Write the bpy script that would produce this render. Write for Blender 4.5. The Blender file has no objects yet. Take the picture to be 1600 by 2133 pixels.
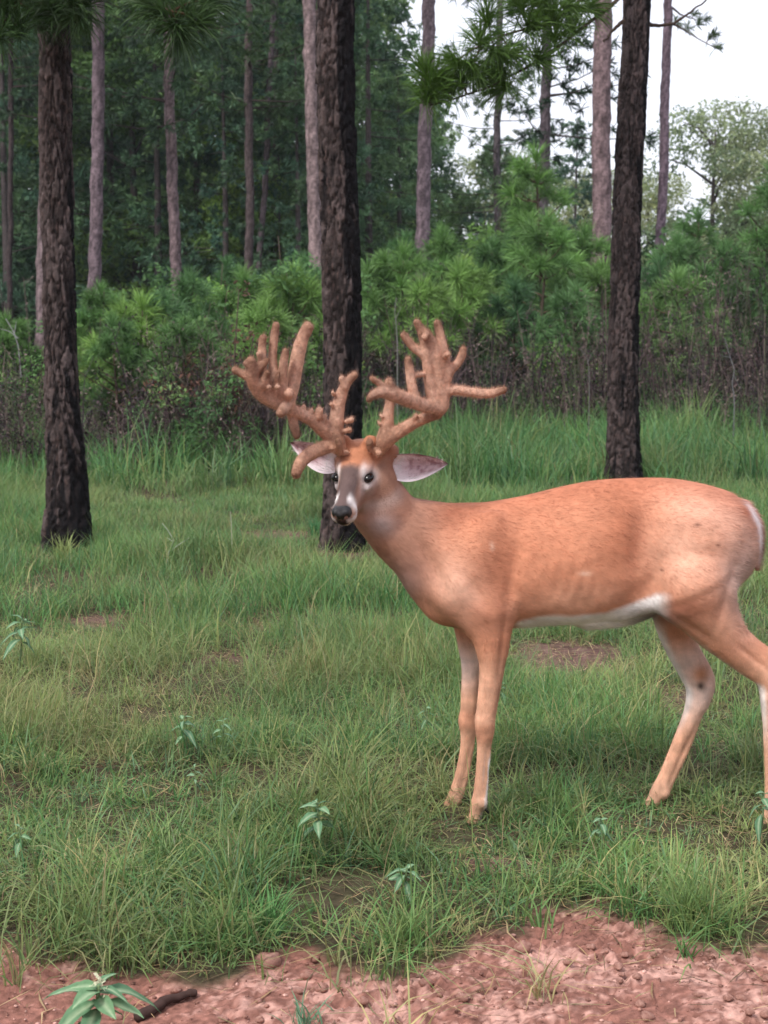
import bpy, math, random
import numpy as np

# ------------------------------------------------------------------ camera, sky, sun, exposure
scene = bpy.context.scene
FPX, CXP, CYP, HORIZON = 3200.0, 800.0, 1066.5, 680.0      # focal length and centre in photo pixels
CAM_H = 1.45
PITCH = math.atan((CYP - HORIZON) / FPX)
cam_d = bpy.data.cameras.new('camera')
cam = bpy.data.objects.new('camera', cam_d)
scene.collection.objects.link(cam)
scene.camera = cam
cam.location = (0, 0, CAM_H)
cam.rotation_euler = (math.pi / 2 - PITCH, 0, 0)
cam_d.sensor_fit = 'VERTICAL'
cam_d.sensor_height = 36.0
cam_d.sensor_width = 27.0
cam_d.lens = FPX / 2133.0 * 36.0
cam_d.clip_start = 0.05
cam_d.clip_end = 2000
cam_d.dof.use_dof = True
cam_d.dof.focus_distance = 4.5
cam_d.dof.aperture_fstop = 8.0

SUN_EL, SUN_AZ = 52.0, 222.0            # light comes from behind the camera, a little from its left
world = bpy.data.worlds.new('World')
scene.world = world
world.use_nodes = True
wn = world.node_tree
wn.nodes.clear()
w_out = wn.nodes.new('ShaderNodeOutputWorld')
w_bg = wn.nodes.new('ShaderNodeBackground')
w_sky = wn.nodes.new('ShaderNodeTexSky')
w_sky.sky_type = 'NISHITA'
w_sky.sun_disc = False
w_sky.sun_elevation = math.radians(SUN_EL)
w_sky.sun_rotation = math.radians(SUN_AZ)
w_sky.dust_density = 4.0
w_mix = wn.nodes.new('ShaderNodeMix')
w_mix.data_type = 'RGBA'
w_mix.inputs['Factor'].default_value = 0.78
w_mix.inputs['B'].default_value = (7.6, 7.7, 8.6, 1)        # even cloud cover over the clear sky
wn.links.new(w_sky.outputs['Color'], w_mix.inputs['A'])
wn.links.new(w_mix.outputs['Result'], w_bg.inputs['Color'])
w_bg.inputs['Strength'].default_value = 0.105
wn.links.new(w_bg.outputs['Background'], w_out.inputs['Surface'])

sun_d = bpy.data.lights.new('sun', 'SUN')
sun_d.energy = 1.8
sun_d.angle = math.radians(12)
sun_d.color = (1.0, 0.965, 0.91)
sun = bpy.data.objects.new('sun', sun_d)
scene.collection.objects.link(sun)
_el, _az = math.radians(SUN_EL), math.radians(SUN_AZ)
from mathutils import Vector, Matrix
_sd = Vector((math.sin(_az) * math.cos(_el), math.cos(_az) * math.cos(_el), math.sin(_el)))
sun.rotation_euler = _sd.to_track_quat('Z', 'Y').to_euler()
sun.location = _sd * 60

scene.view_settings.view_transform = 'Standard'
scene.view_settings.look = 'None'
scene.view_settings.gamma = 1.0
scene.view_settings.use_curve_mapping = False
scene.view_settings.exposure = 0.95
scene.render.engine = 'CYCLES'
scene.cycles.use_denoising = True
scene.cycles.max_bounces = 6
scene.cycles.diffuse_bounces = 3
scene.cycles.transmission_bounces = 4
scene.cycles.transparent_max_bounces = 6

# ------------------------------------------------------------------ helpers
R = np.random.RandomState(7)
COL = scene.collection
_cp, _sp = math.cos(PITCH), math.sin(PITCH)

def P(px, py, Y):
    """photo pixel + distance along the ground -> point"""
    u = (px - CXP) / FPX
    v = (CYP - py) / FPX
    dy = _cp + v * _sp
    dz = -_sp + v * _cp
    t = Y / dy
    return np.array([u * t, Y, CAM_H + dz * t])

def PG(px, py):
    u = (px - CXP) / FPX
    v = (CYP - py) / FPX
    dy = _cp + v * _sp
    dz = -_sp + v * _cp
    t = -CAM_H / dz
    return np.array([u * t, dy * t, 0.0])

def proj(p):
    p = np.asarray(p, float)
    q = p - np.array([0, 0, CAM_H])
    f = q[..., 1] * _cp - q[..., 2] * _sp
    v = q[..., 1] * _sp + q[..., 2] * _cp
    return CXP + q[..., 0] / f * FPX, CYP - v / f * FPX

def lin(c):
    c = np.asarray(c, float) / 255.0
    return np.where(c <= 0.04045, c / 12.92, ((c + 0.055) / 1.055) ** 2.4)

def _hash(ix, iy, iz, seed):
    h = (ix.astype(np.int64) * 374761393 + iy.astype(np.int64) * 668265263 + iz.astype(np.int64) * 2147483647 + seed * 1274126177) & 0xffffffff
    h = ((h ^ (h >> 13)) * 1274126177) & 0xffffffff
    h = h ^ (h >> 16)
    return (h & 0xffffff) / float(0x1000000)

def vn2(x, y, seed=0):
    x0 = np.floor(x); y0 = np.floor(y)
    fx = x - x0; fy = y - y0
    fx = fx * fx * (3 - 2 * fx); fy = fy * fy * (3 - 2 * fy)
    z = np.zeros_like(x0)
    a = _hash(x0, y0, z, seed); b = _hash(x0 + 1, y0, z, seed)
    c = _hash(x0, y0 + 1, z, seed); d = _hash(x0 + 1, y0 + 1, z, seed)
    return (a + (b - a) * fx) * (1 - fy) + (c + (d - c) * fx) * fy

def fbm2(x, y, seed=0, oct=4):
    s = 0; a = 0.5; n = 0
    for k in range(oct):
        s = s + a * vn2(x * 2 ** k, y * 2 ** k, seed + k * 17); n += a; a *= 0.5
    return s / n

def vn3(p, seed=0):
    f = np.floor(p); t = p - f; t = t * t * (3 - 2 * t)
    r = 0
    for i in (0, 1):
        for j in (0, 1):
            for k in (0, 1):
                w = (t[:, 0] if i else 1 - t[:, 0]) * (t[:, 1] if j else 1 - t[:, 1]) * (t[:, 2] if k else 1 - t[:, 2])
                r = r + w * _hash(f[:, 0] + i, f[:, 1] + j, f[:, 2] + k, seed)
    return r

def sstep(a, b, x):
    t = np.clip((x - a) / (b - a), 0, 1)
    return t * t * (3 - 2 * t)

def mesh_np(name, verts, faces, col=None, smooth=True, extra=None):
    """faces: list of int arrays (n,3) or (n,4)"""
    me = bpy.data.meshes.new(name)
    verts = np.ascontiguousarray(verts, np.float32)
    faces = [np.asarray(f, np.int32) for f in (faces if isinstance(faces, (list, tuple)) else [faces]) if len(f)]
    me.vertices.add(len(verts))
    me.vertices.foreach_set('co', verts.ravel())
    idx = np.concatenate([f.ravel() for f in faces])
    tot = np.concatenate([np.full(len(f), f.shape[1], np.int32) for f in faces])
    start = np.concatenate([[0], np.cumsum(tot)[:-1]]).astype(np.int32)
    me.loops.add(len(idx)); me.loops.foreach_set('vertex_index', idx)
    me.polygons.add(len(tot)); me.polygons.foreach_set('loop_start', start)
    me.update(calc_edges=True)
    me.polygons.foreach_set('use_smooth', np.full(len(tot), smooth, bool))
    if col is not None:
        a = me.attributes.new('col', 'FLOAT_COLOR', 'POINT')
        c = np.ones((len(verts), 4), np.float32); c[:, :3] = col
        a.data.foreach_set('color', c.ravel())
    for k, v in (extra or {}).items():
        a = me.attributes.new(k, 'FLOAT', 'POINT')
        a.data.foreach_set('value', np.ascontiguousarray(v, np.float32))
    return me

def obj(name, me, mat, parent=None):
    o = bpy.data.objects.new(name, me)
    COL.objects.link(o)
    if mat is not None and not me.materials:
        me.materials.append(mat)
    if parent is not None:
        o.parent = parent
        o.matrix_parent_inverse = Matrix.Identity(4)
        o.location = -np.array(parent.location) if False else (0, 0, 0)
    return o

def thing(name, label, cat, loc=(0, 0, 0), rotz=0, group=None, scale=1.0):
    o = bpy.data.objects.new(name, None)
    COL.objects.link(o)
    o.empty_display_size = 0.1
    o.location = loc
    o.rotation_euler = (0, 0, rotz)
    o.scale = (scale, scale, scale) if np.isscalar(scale) else scale
    tag(o, label, cat, group)
    return o

def tag(o, label=None, cat=None, group=None, kind=None):
    if label: o['label'] = label
    if cat: o['category'] = cat
    if group: o['group'] = group
    if kind: o['kind'] = kind
    return o

class Acc:
    """collects triangles and quads with colours"""
    def __init__(s): s.v = []; s.f3 = []; s.f4 = []; s.c = []; s.n = 0
    def add(s, v, c, f3=None, f4=None):
        v = np.asarray(v, float)
        c = np.broadcast_to(np.asarray(c, float), (len(v), 3))
        s.v.append(v); s.c.append(c)
        if f3 is not None and len(f3): s.f3.append(np.asarray(f3) + s.n)
        if f4 is not None and len(f4): s.f4.append(np.asarray(f4) + s.n)
        s.n += len(v)
    def mesh(s, name, smooth=True, off=(0, 0, 0)):
        fs = []
        if s.f4: fs.append(np.concatenate(s.f4))
        if s.f3: fs.append(np.concatenate(s.f3))
        return mesh_np(name, np.concatenate(s.v) - np.asarray(off), fs, np.concatenate(s.c), smooth)

def unit(v):
    v = np.asarray(v, float)
    return v / (np.linalg.norm(v, axis=-1, keepdims=True) + 1e-9)

def tube(acc, pts, rad, col, n=6, cap=True):
    pts = np.asarray(pts, float); rad = np.broadcast_to(np.asarray(rad, float), (len(pts),))
    t = np.gradient(pts, axis=0); t = unit(t)
    ref = np.array([0.31, 0.9, 0.2]) if abs(t[0][2]) > 0.8 else np.array([0, 0, 1.0])
    a = unit(np.cross(t, ref)); b = np.cross(t, a)
    ang = np.arange(n) / n * 2 * math.pi
    ring = a[:, None, :] * np.cos(ang)[None, :, None] + b[:, None, :] * np.sin(ang)[None, :, None]
    v = (pts[:, None, :] + ring * rad[:, None, None]).reshape(-1, 3)
    i = np.arange(len(pts) - 1)[:, None] * n; j = np.arange(n)[None, :]; j2 = (j + 1) % n
    f4 = np.stack([i + j, i + j2, i + n + j2, i + n + j], -1).reshape(-1, 4)
    f3 = []
    if cap:
        v = np.concatenate([v, pts[-1:] + t[-1:] * rad[-1] * 0.7])
        k = len(v) - 1; o = (len(pts) - 1) * n
        f3 = [[o + q, o + (q + 1) % n, k] for q in range(n)]
    acc.add(v, col, f3=f3, f4=f4)

# ------------------------------------------------------------------ materials
def mat_attr(name, rough=0.8, plant=0.0, trans=0.0, noise=0.0, nscale=40.0, spec=0.2, sheen=0.0, bump=0.0, bscale=200.0, tint=(1, 1, 1)):
    m = bpy.data.materials.new(name); m.use_nodes = True
    nt = m.node_tree; nt.nodes.clear()
    out = nt.nodes.new('ShaderNodeOutputMaterial')
    at = nt.nodes.new('ShaderNodeAttribute'); at.attribute_name = 'col'
    c = at.outputs['Color']
    if noise > 0:
        tc = nt.nodes.new('ShaderNodeTexCoord')
        nz = nt.nodes.new('ShaderNodeTexNoise'); nz.inputs['Scale'].default_value = nscale; nz.inputs['Detail'].default_value = 5
        nt.links.new(tc.outputs['Object'], nz.inputs['Vector'])
        mr = nt.nodes.new('ShaderNodeMapRange'); mr.inputs['From Min'].default_value = 0.25; mr.inputs['From Max'].default_value = 0.75
        mr.inputs['To Min'].default_value = 1 - noise; mr.inputs['To Max'].default_value = 1 + noise
        nt.links.new(nz.outputs['Fac'], mr.inputs['Value'])
        mx = nt.nodes.new('ShaderNodeVectorMath'); mx.operation = 'SCALE'
        nt.links.new(c, mx.inputs[0]); nt.links.new(mr.outputs['Result'], mx.inputs['Scale'])
        c = mx.outputs['Vector']
    if plant > 0:                       # each plant a little lighter, darker or yellower than its neighbour
        oi = nt.nodes.new('ShaderNodeObjectInfo')
        cr = nt.nodes.new('ShaderNodeValToRGB')
        e = cr.color_ramp.elements
        e[0].position = 0.0; e[0].color = (1 - plant, 1 - plant * .9, 1 - plant * .5, 1)
        e[1].position = 1.0; e[1].color = (1 + plant * 1.5, 1 + plant * .9, 1 - plant * .3, 1)
        nt.links.new(oi.outputs['Random'], cr.inputs['Fac'])
        mm = nt.nodes.new('ShaderNodeVectorMath'); mm.operation = 'MULTIPLY'
        nt.links.new(c, mm.inputs[0]); nt.links.new(cr.outputs['Color'], mm.inputs[1])
        c = mm.outputs['Vector']
    b = nt.nodes.new('ShaderNodeBsdfPrincipled')
    b.inputs['Roughness'].default_value = rough
    b.inputs['Specular IOR Level'].default_value = spec
    if sheen: 
        b.inputs['Sheen Weight'].default_value = sheen
        b.inputs['Sheen Roughness'].default_value = 0.5
    nt.links.new(c, b.inputs['Base Color'])
    if bump:
        tc2 = nt.nodes.new('ShaderNodeTexCoord')
        n2 = nt.nodes.new('ShaderNodeTexNoise'); n2.inputs['Scale'].default_value = bscale; n2.inputs['Detail'].default_value = 6
        nt.links.new(tc2.outputs['Object'], n2.inputs['Vector'])
        bp = nt.nodes.new('ShaderNodeBump'); bp.inputs['Strength'].default_value = bump; bp.inputs['Distance'].default_value = 0.01
        nt.links.new(n2.outputs['Fac'], bp.inputs['Height']); nt.links.new(bp.outputs['Normal'], b.inputs['Normal'])
    if trans > 0:
        tr = nt.nodes.new('ShaderNodeBsdfTranslucent'); nt.links.new(c, tr.inputs['Color'])
        ms = nt.nodes.new('ShaderNodeMixShader'); ms.inputs['Fac'].default_value = trans
        nt.links.new(b.outputs[0], ms.inputs[1]); nt.links.new(tr.outputs[0], ms.inputs[2])
        nt.links.new(ms.outputs[0], out.inputs['Surface'])
    else:
        nt.links.new(b.outputs[0], out.inputs['Surface'])
    return m

M_grass = mat_attr('grass_blade', 0.55, trans=0.35, spec=0.3)
M_leaf = mat_attr('leaf', 0.6, plant=0.28, trans=0.42, spec=0.2)
M_weed = mat_attr('weed_leaf', 0.75, trans=0.25, spec=0.15, noise=0.15, nscale=60)
M_needle = mat_attr('pine_needle', 0.5, plant=0.28, trans=0.25, spec=0.3)
M_bark = mat_attr('pine_bark', 0.9, noise=0.35, nscale=55, spec=0.1, bump=0.6, bscale=90)
M_fbark = mat_attr('distant_bark', 0.9, noise=0.55, nscale=22, spec=0.1)
M_wood = mat_attr('twig', 0.85, noise=0.25, nscale=30, spec=0.1)
M_fur = mat_attr('deer_fur', 0.8, noise=0.10, nscale=45, spec=0.12, bump=0.2, bscale=350)
M_hair = mat_attr('deer_hair', 0.6, trans=0.15, spec=0.15)
M_velvet = mat_attr('antler_velvet', 0.9, noise=0.22, nscale=110, spec=0.05, bump=0.45, bscale=260)
M_ground = mat_attr('soil', 0.95, noise=0.35, nscale=45, spec=0.08, bump=0.5, bscale=130)
M_clod = mat_attr('clay', 0.95, noise=0.3, nscale=60, spec=0.08, bump=0.6, bscale=150)
M_gloss = mat_attr('wet_black', 0.18, spec=0.35)
M_nose = mat_attr('nose_leather', 0.32, spec=0.5, bump=0.5, bscale=350)
M_hoof = mat_attr('hoof_horn', 0.5, spec=0.3)

# ------------------------------------------------------------------ ground
DB = np.array([(-900, 1960), (0, 1965), (150, 1978), (300, 2005), (420, 2045), (500, 2020), (560, 1985), (620, 1965), (720, 1995),
               (820, 2010), (930, 1995), (980, 1955), (1030, 1915), (1100, 1893), (1250, 1888), (1330, 1912), (1420, 1945), (1600, 1955), (2500, 1960)], float)

def dirt_mask(x, y):
    p = np.stack([x, np.maximum(y, 0.8), np.zeros_like(x)], -1)
    px, py = proj(p)
    b = np.interp(px, DB[:, 0], DB[:, 1]) + 14
    n = (fbm2(x * 9, y * 9, 3) - 0.5) * 110
    return sstep(-22, 22, py - b + n)

BARE = [(1170, 1362, 165, 46), (470, 1365, 80, 16), (200, 1292, 150, 13), (590, 1118, 120, 16), (1420, 1470, 70, 40),
        (560, 1300, 50, 12), (700, 1790, 45, 14), (1020, 1800, 90, 20), (720, 1150, 70, 18)]

def bare_mask(x, y):
    p = np.stack([x, np.maximum(y, 0.8), np.zeros_like(x)], -1)
    px, py = proj(p)
    m = np.zeros_like(x)
    for (a, b, rx, ry) in BARE:
        m = np.maximum(m, np.exp(-(((px - a) / rx) ** 2 + ((py - b) / ry) ** 2)))
    return sstep(0.3, 0.75, m + (fbm2(x * 5, y * 5, 9) - 0.5) * 0.5)

def gh(x, y):
    x = np.asarray(x, float); y = np.asarray(y, float)
    near = np.exp(-np.maximum(y - 12, 0) / 10)
    flat = 1 - sstep(-.25, .1, x) * sstep(1.6, 1.3, x) * sstep(3.9, 4.2, y) * sstep(5.1, 4.8, y)
    return ((fbm2(x * 0.9, y * 0.9, 21, 3) - 0.5) * 0.05 + (fbm2(x * 5, y * 5, 31, 2) - 0.5) * 0.02) * near * flat - .006 * (1 - flat)

def worley(x, y, seed):
    x0 = np.floor(x); y0 = np.floor(y); f1 = np.full(x.shape, 9.0); f2 = np.full(x.shape, 9.0); idr = np.zeros(x.shape)
    z = np.zeros_like(x0)
    for i in (-1, 0, 1):
        for j in (-1, 0, 1):
            cx = x0 + i; cy = y0 + j
            hx = _hash(cx, cy, z, seed); hy = _hash(cx, cy, z + 1, seed); hr = _hash(cx, cy, z + 2, seed)
            d = np.hypot(cx + hx - x, cy + hy - y)
            n = d < f1
            f2 = np.where(n, f1, np.minimum(f2, d)); idr = np.where(n, hr, idr); f1 = np.where(n, d, f1)
    return f1, f2, idr

def dirt_relief(x, y):
    wx = x + (fbm2(x * 20, y * 20, 51, 2) - .5) * .05; wy = y + (fbm2(x * 20, y * 20, 61, 2) - .5) * .05
    f1, f2, r = worley(wx * 26, wy * 26, 71)
    g1, g2, r2 = worley(wx * 60, wy * 60, 81)
    h1, h2, r3 = worley(x * 110, y * 110, 87)
    a = np.maximum(0, 1 - f1 * 1.5) * r ** 3 * 0.016 + np.maximum(0, 1 - g1 * 1.3) * r2 ** 2 * 0.014 + np.maximum(0, 1 - h1 * 1.2) * r3 * 0.006
    a = a * (0.25 + 1.3 * sstep(.3, .7, fbm2(x * 3.5, y * 3.5, 97, 3)))
    crack = sstep(0.05, 0.0, np.abs(fbm2(x * 16, y * 16, 95, 3) - .5)) * 0.010
    return a * .95 - crack * 1.1 + (fbm2(x * 6, y * 6, 91, 3) - 0.5) * 0.020 + (fbm2(x * 60, y * 60, 93, 3) - 0.5) * 0.009

def build_ground():
    xs = np.concatenate([-np.geomspace(400, 1.33, 46), np.arange(-1.3, 1.301, 0.0092), np.geomspace(1.33, 400, 46)])
    ys = np.concatenate([np.linspace(-60, 2.2, 18), np.arange(2.3, 2.9, 0.02), np.arange(2.9, 4.15, 0.008), np.geomspace(4.17, 30, 80), np.geomspace(31, 700, 30)])
    X, Y = np.meshgrid(xs, ys, indexing='ij')
    x = X.ravel(); y = Y.ravel()
    dm = dirt_mask(x, y); bm = bare_mask(x, y)
    z = gh(x, y) + dm * dirt_relief(x, y) - 0.012 * dm
    # colours of the soil itself
    n1 = fbm2(x * 7, y * 7, 5, 4)[:, None]; n2 = fbm2(x * 40, y * 40, 6, 3)[:, None]
    f1, f2, r = worley(x * 26, y * 26, 71)
    n3 = fbm2(x * 110, y * 110, 16, 2)[:, None]
    clay = lin((132, 92, 81)) * (0.42 + 1.15 * n3)
    pale = lin((200, 158, 145))
    k = sstep(0.52, 0.70, n1 * 0.45 + n2 * 0.35 + n3 * 0.25)
    clay = clay * (1 - k * 0.7) + pale * k * 0.7
    soil = lin((66, 56, 46)) * (0.5 + n2) * (1 - .35 * n1) + lin((80, 88, 56)) * 0.35 * n1
    bare = lin((104, 80, 74)) * (0.4 + 1.0 * n2)
    c = soil * (1 - bm[:, None]) + bare * bm[:, None]
    c = c * (1 - dm[:, None]) + clay * dm[:, None]
    far = sstep(22, 34, y)[:, None]
    c = c * (1 - far) + lin((44, 46, 32)) * far
    nx, ny = len(xs), len(ys)
    i = np.arange(nx - 1)[:, None] * ny; j = np.arange(ny - 1)[None, :]
    f = np.stack([i + j, i + ny + j, i + ny + j + 1, i + j + 1], -1).reshape(-1, 4)
    me = mesh_np('ground', np.stack([x, y, z], -1), [f], c)
    return tag(obj('ground', me, M_ground), 'clearing floor of dark soil with a pink clay patch', kind='structure')
GROUND = build_ground()

# ------------------------------------------------------------------ signed distance shapes -> one continuous skin
class Sdf:
    def __init__(s, lo, hi, h):
        s.lo = np.array(lo, float); s.h = h
        s.n = np.ceil((np.array(hi) - s.lo) / h).astype(int) + 1
        s.d = np.full(s.n, 0.5, np.float32)
    def _box(s, lo, hi):
        a = np.clip(np.floor((lo - s.lo) / s.h).astype(int), 0, s.n - 1)
        b = np.clip(np.ceil((hi - s.lo) / s.h).astype(int) + 1, 1, s.n)
        if np.any(b <= a): return None
        g = [(s.lo[k] + np.arange(a[k], b[k]) * s.h).astype(np.float32) for k in range(3)]
        return (slice(a[0], b[0]), slice(a[1], b[1]), slice(a[2], b[2])), g
    def _merge(s, sl, e, k):
        d = s.d[sl]
        h = np.maximum(k - np.abs(d - e), 0) / k
        s.d[sl] = np.minimum(d, e) - h * h * k * 0.25
    def cone(s, a, b, r1, r2, k=0.02, flat=1.0, n=(0, 1, 0)):
        a = np.asarray(a, float); b = np.asarray(b, float); n = unit(n)
        m = max(r1, r2) / min(1.0, flat) + k + s.h * 2
        q = s._box(np.minimum(a, b) - m, np.maximum(a, b) + m)
        if q is None: return
        sl, g = q
        ab = b - a; L = float(ab @ ab) + 1e-12
        x = g[0][:, None, None] - a[0]; y = g[1][None, :, None] - a[1]; z = g[2][None, None, :] - a[2]
        t = np.clip((x * ab[0] + y * ab[1] + z * ab[2]) / L, 0, 1)
        dx = x - t * ab[0]; dy = y - t * ab[1]; dz = z - t * ab[2]
        if flat != 1.0:
            c = (dx * n[0] + dy * n[1] + dz * n[2]) * (flat - 1)
            dx = dx + c * n[0]; dy = dy + c * n[1]; dz = dz + c * n[2]
        e = np.sqrt(dx * dx + dy * dy + dz * dz) - (r1 + t * (r2 - r1))
        s._merge(sl, e.astype(np.float32), k)
    def ell(s, c, axes, r, k=0.02):
        c = np.asarray(c, float); axes = np.asarray(axes, float); r = np.asarray(r, float)
        m = r.max() + k + s.h * 2
        q = s._box(c - m, c + m)
        if q is None: return
        sl, g = q
        x = g[0][:, None, None] - c[0]; y = g[1][None, :, None] - c[1]; z = g[2][None, None, :] - c[2]
        k0 = 0; k1 = 0
        for i in range(3):
            p = (x * axes[i][0] + y * axes[i][1] + z * axes[i][2]) / r[i]
            k0 = k0 + p * p; k1 = k1 + (p / r[i]) ** 2
        k0 = np.sqrt(k0); k1 = np.sqrt(k1) + 1e-6
        e = k0 * (k0 - 1) / k1
        s._merge(sl, e.astype(np.float32), k)
    def chain(s, pts, k=0.02, flat=1.0, n=(0, 1, 0), sub=5):
        q = np.array([[*p, r, (flat if np.isscalar(flat) else flat[i])] for i, (p, r) in enumerate(pts)])
        if len(q) > 2:                      # Catmull-Rom through the joints, so the limb swells and thins evenly
            e = np.concatenate([[2 * q[0] - q[1]], q, [2 * q[-1] - q[-2]]])
            out = []
            for i in range(1, len(e) - 2):
                for t in np.arange(sub) / sub:
                    a, b, c, d = e[i - 1:i + 3]
                    out.append(0.5 * (2 * b + (c - a) * t + (2 * a - 5 * b + 4 * c - d) * t * t + (3 * b - a - 3 * c + d) * t ** 3))
            q = np.array(out + [q[-1]])
        m = q[:, 3].max() + k + s.h * 2
        bx = s._box(q[:, :3].min(0) - m, q[:, :3].max(0) + m)
        if bx is None: return
        sl, g = bx
        keep = s.d[sl].copy()
        s.d[sl] = 0.5
        for a, b in zip(q[:-1], q[1:]):
            s.cone(a[:3], b[:3], max(a[3], 1e-4), max(b[3], 1e-4), 1e-5, (a[4] + b[4]) / 2, n)
        e = s.d[sl].copy()
        s.d[sl] = keep
        s._merge(sl, e, k)
    def mesh(s):
        d = s.d; ins = d < 0
        nx, ny, nz = d.shape
        cs = [(i, j, k) for i in (0, 1) for j in (0, 1) for k in (0, 1)]
        cnt = sum(ins[i:nx - 1 + i, j:ny - 1 + j, k:nz - 1 + k].astype(np.int8) for i, j, k in cs)
        act = (cnt > 0) & (cnt < 8)
        I, J, K = np.nonzero(act)
        vals = np.stack([d[I + i, J + j, K + k] for i, j, k in cs], 1)
        cpos = np.array(cs, float)
        acc = np.zeros((len(I), 3)); num = np.zeros(len(I))
        for a in range(8):
            for b in range(a + 1, 8):
                if abs(cpos[a] - cpos[b]).sum() != 1: continue
                va, vb = vals[:, a], vals[:, b]
                m = (va < 0) != (vb < 0)
                t = np.where(m, va / np.where(m, va - vb, 1), 0)
                acc += np.where(m[:, None], cpos[a] + t[:, None] * (cpos[b] - cpos[a]), 0)
                num += m
        v = s.lo + (np.stack([I, J, K], 1) + acc / num[:, None]) * s.h
        ids = np.full(act.shape, -1, np.int32); ids[I, J, K] = np.arange(len(I))
        fs = []
        for ax in range(3):
            sh = [slice(None)] * 3; sh2 = [slice(None)] * 3
            sh[ax] = slice(0, -1); sh2[ax] = slice(1, None)
            A = ins[tuple(sh)]; B = ins[tuple(sh2)]
            e = np.argwhere(A != B)
            o1, o2 = [(1, 2), (2, 0), (0, 1)][ax]
            e = e[(e[:, o1] > 0) & (e[:, o2] > 0) & (e[:, o1] < act.shape[o1]) & (e[:, o2] < act.shape[o2])]
            def at(d1, d2):
                q = e.copy(); q[:, o1] += d1; q[:, o2] += d2
                return ids[q[:, 0], q[:, 1], q[:, 2]]
            q = np.stack([at(-1, -1), at(0, -1), at(0, 0), at(-1, 0)], 1)
            flip = ~A[e[:, 0], e[:, 1], e[:, 2]]
            q[flip] = q[flip][:, ::-1]
            q = q[(q >= 0).all(1)]
            fs.append(q)
        return v, np.concatenate(fs)

# ------------------------------------------------------------------ the deer
Y0 = 4.49
def m_px(Y=Y0): return Y / FPX            # metres per photo pixel at that distance

def pr(px, py, r, dy=0.0):
    """photo pixel, radius in pixels, offset in depth -> (point, radius)"""
    Y = Y0 + dy
    return (P(px, py, Y), r * m_px(Y))

HY, HP = math.radians(16), math.radians(32)
HF = np.array([-math.sin(HY) * math.cos(HP), -math.cos(HY) * math.cos(HP), -math.sin(HP)])
HS = np.array([math.cos(HY), -math.sin(HY), 0.0])
HU = np.cross(HS, HF); HU = HU if HU[2] > 0 else -HU
HO = P(738, 993, Y0 - 0.125)
HAX = np.array([HS, HF, HU])
def hp(s, f, u): return HO + HS * s + HF * f + HU * u

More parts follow.
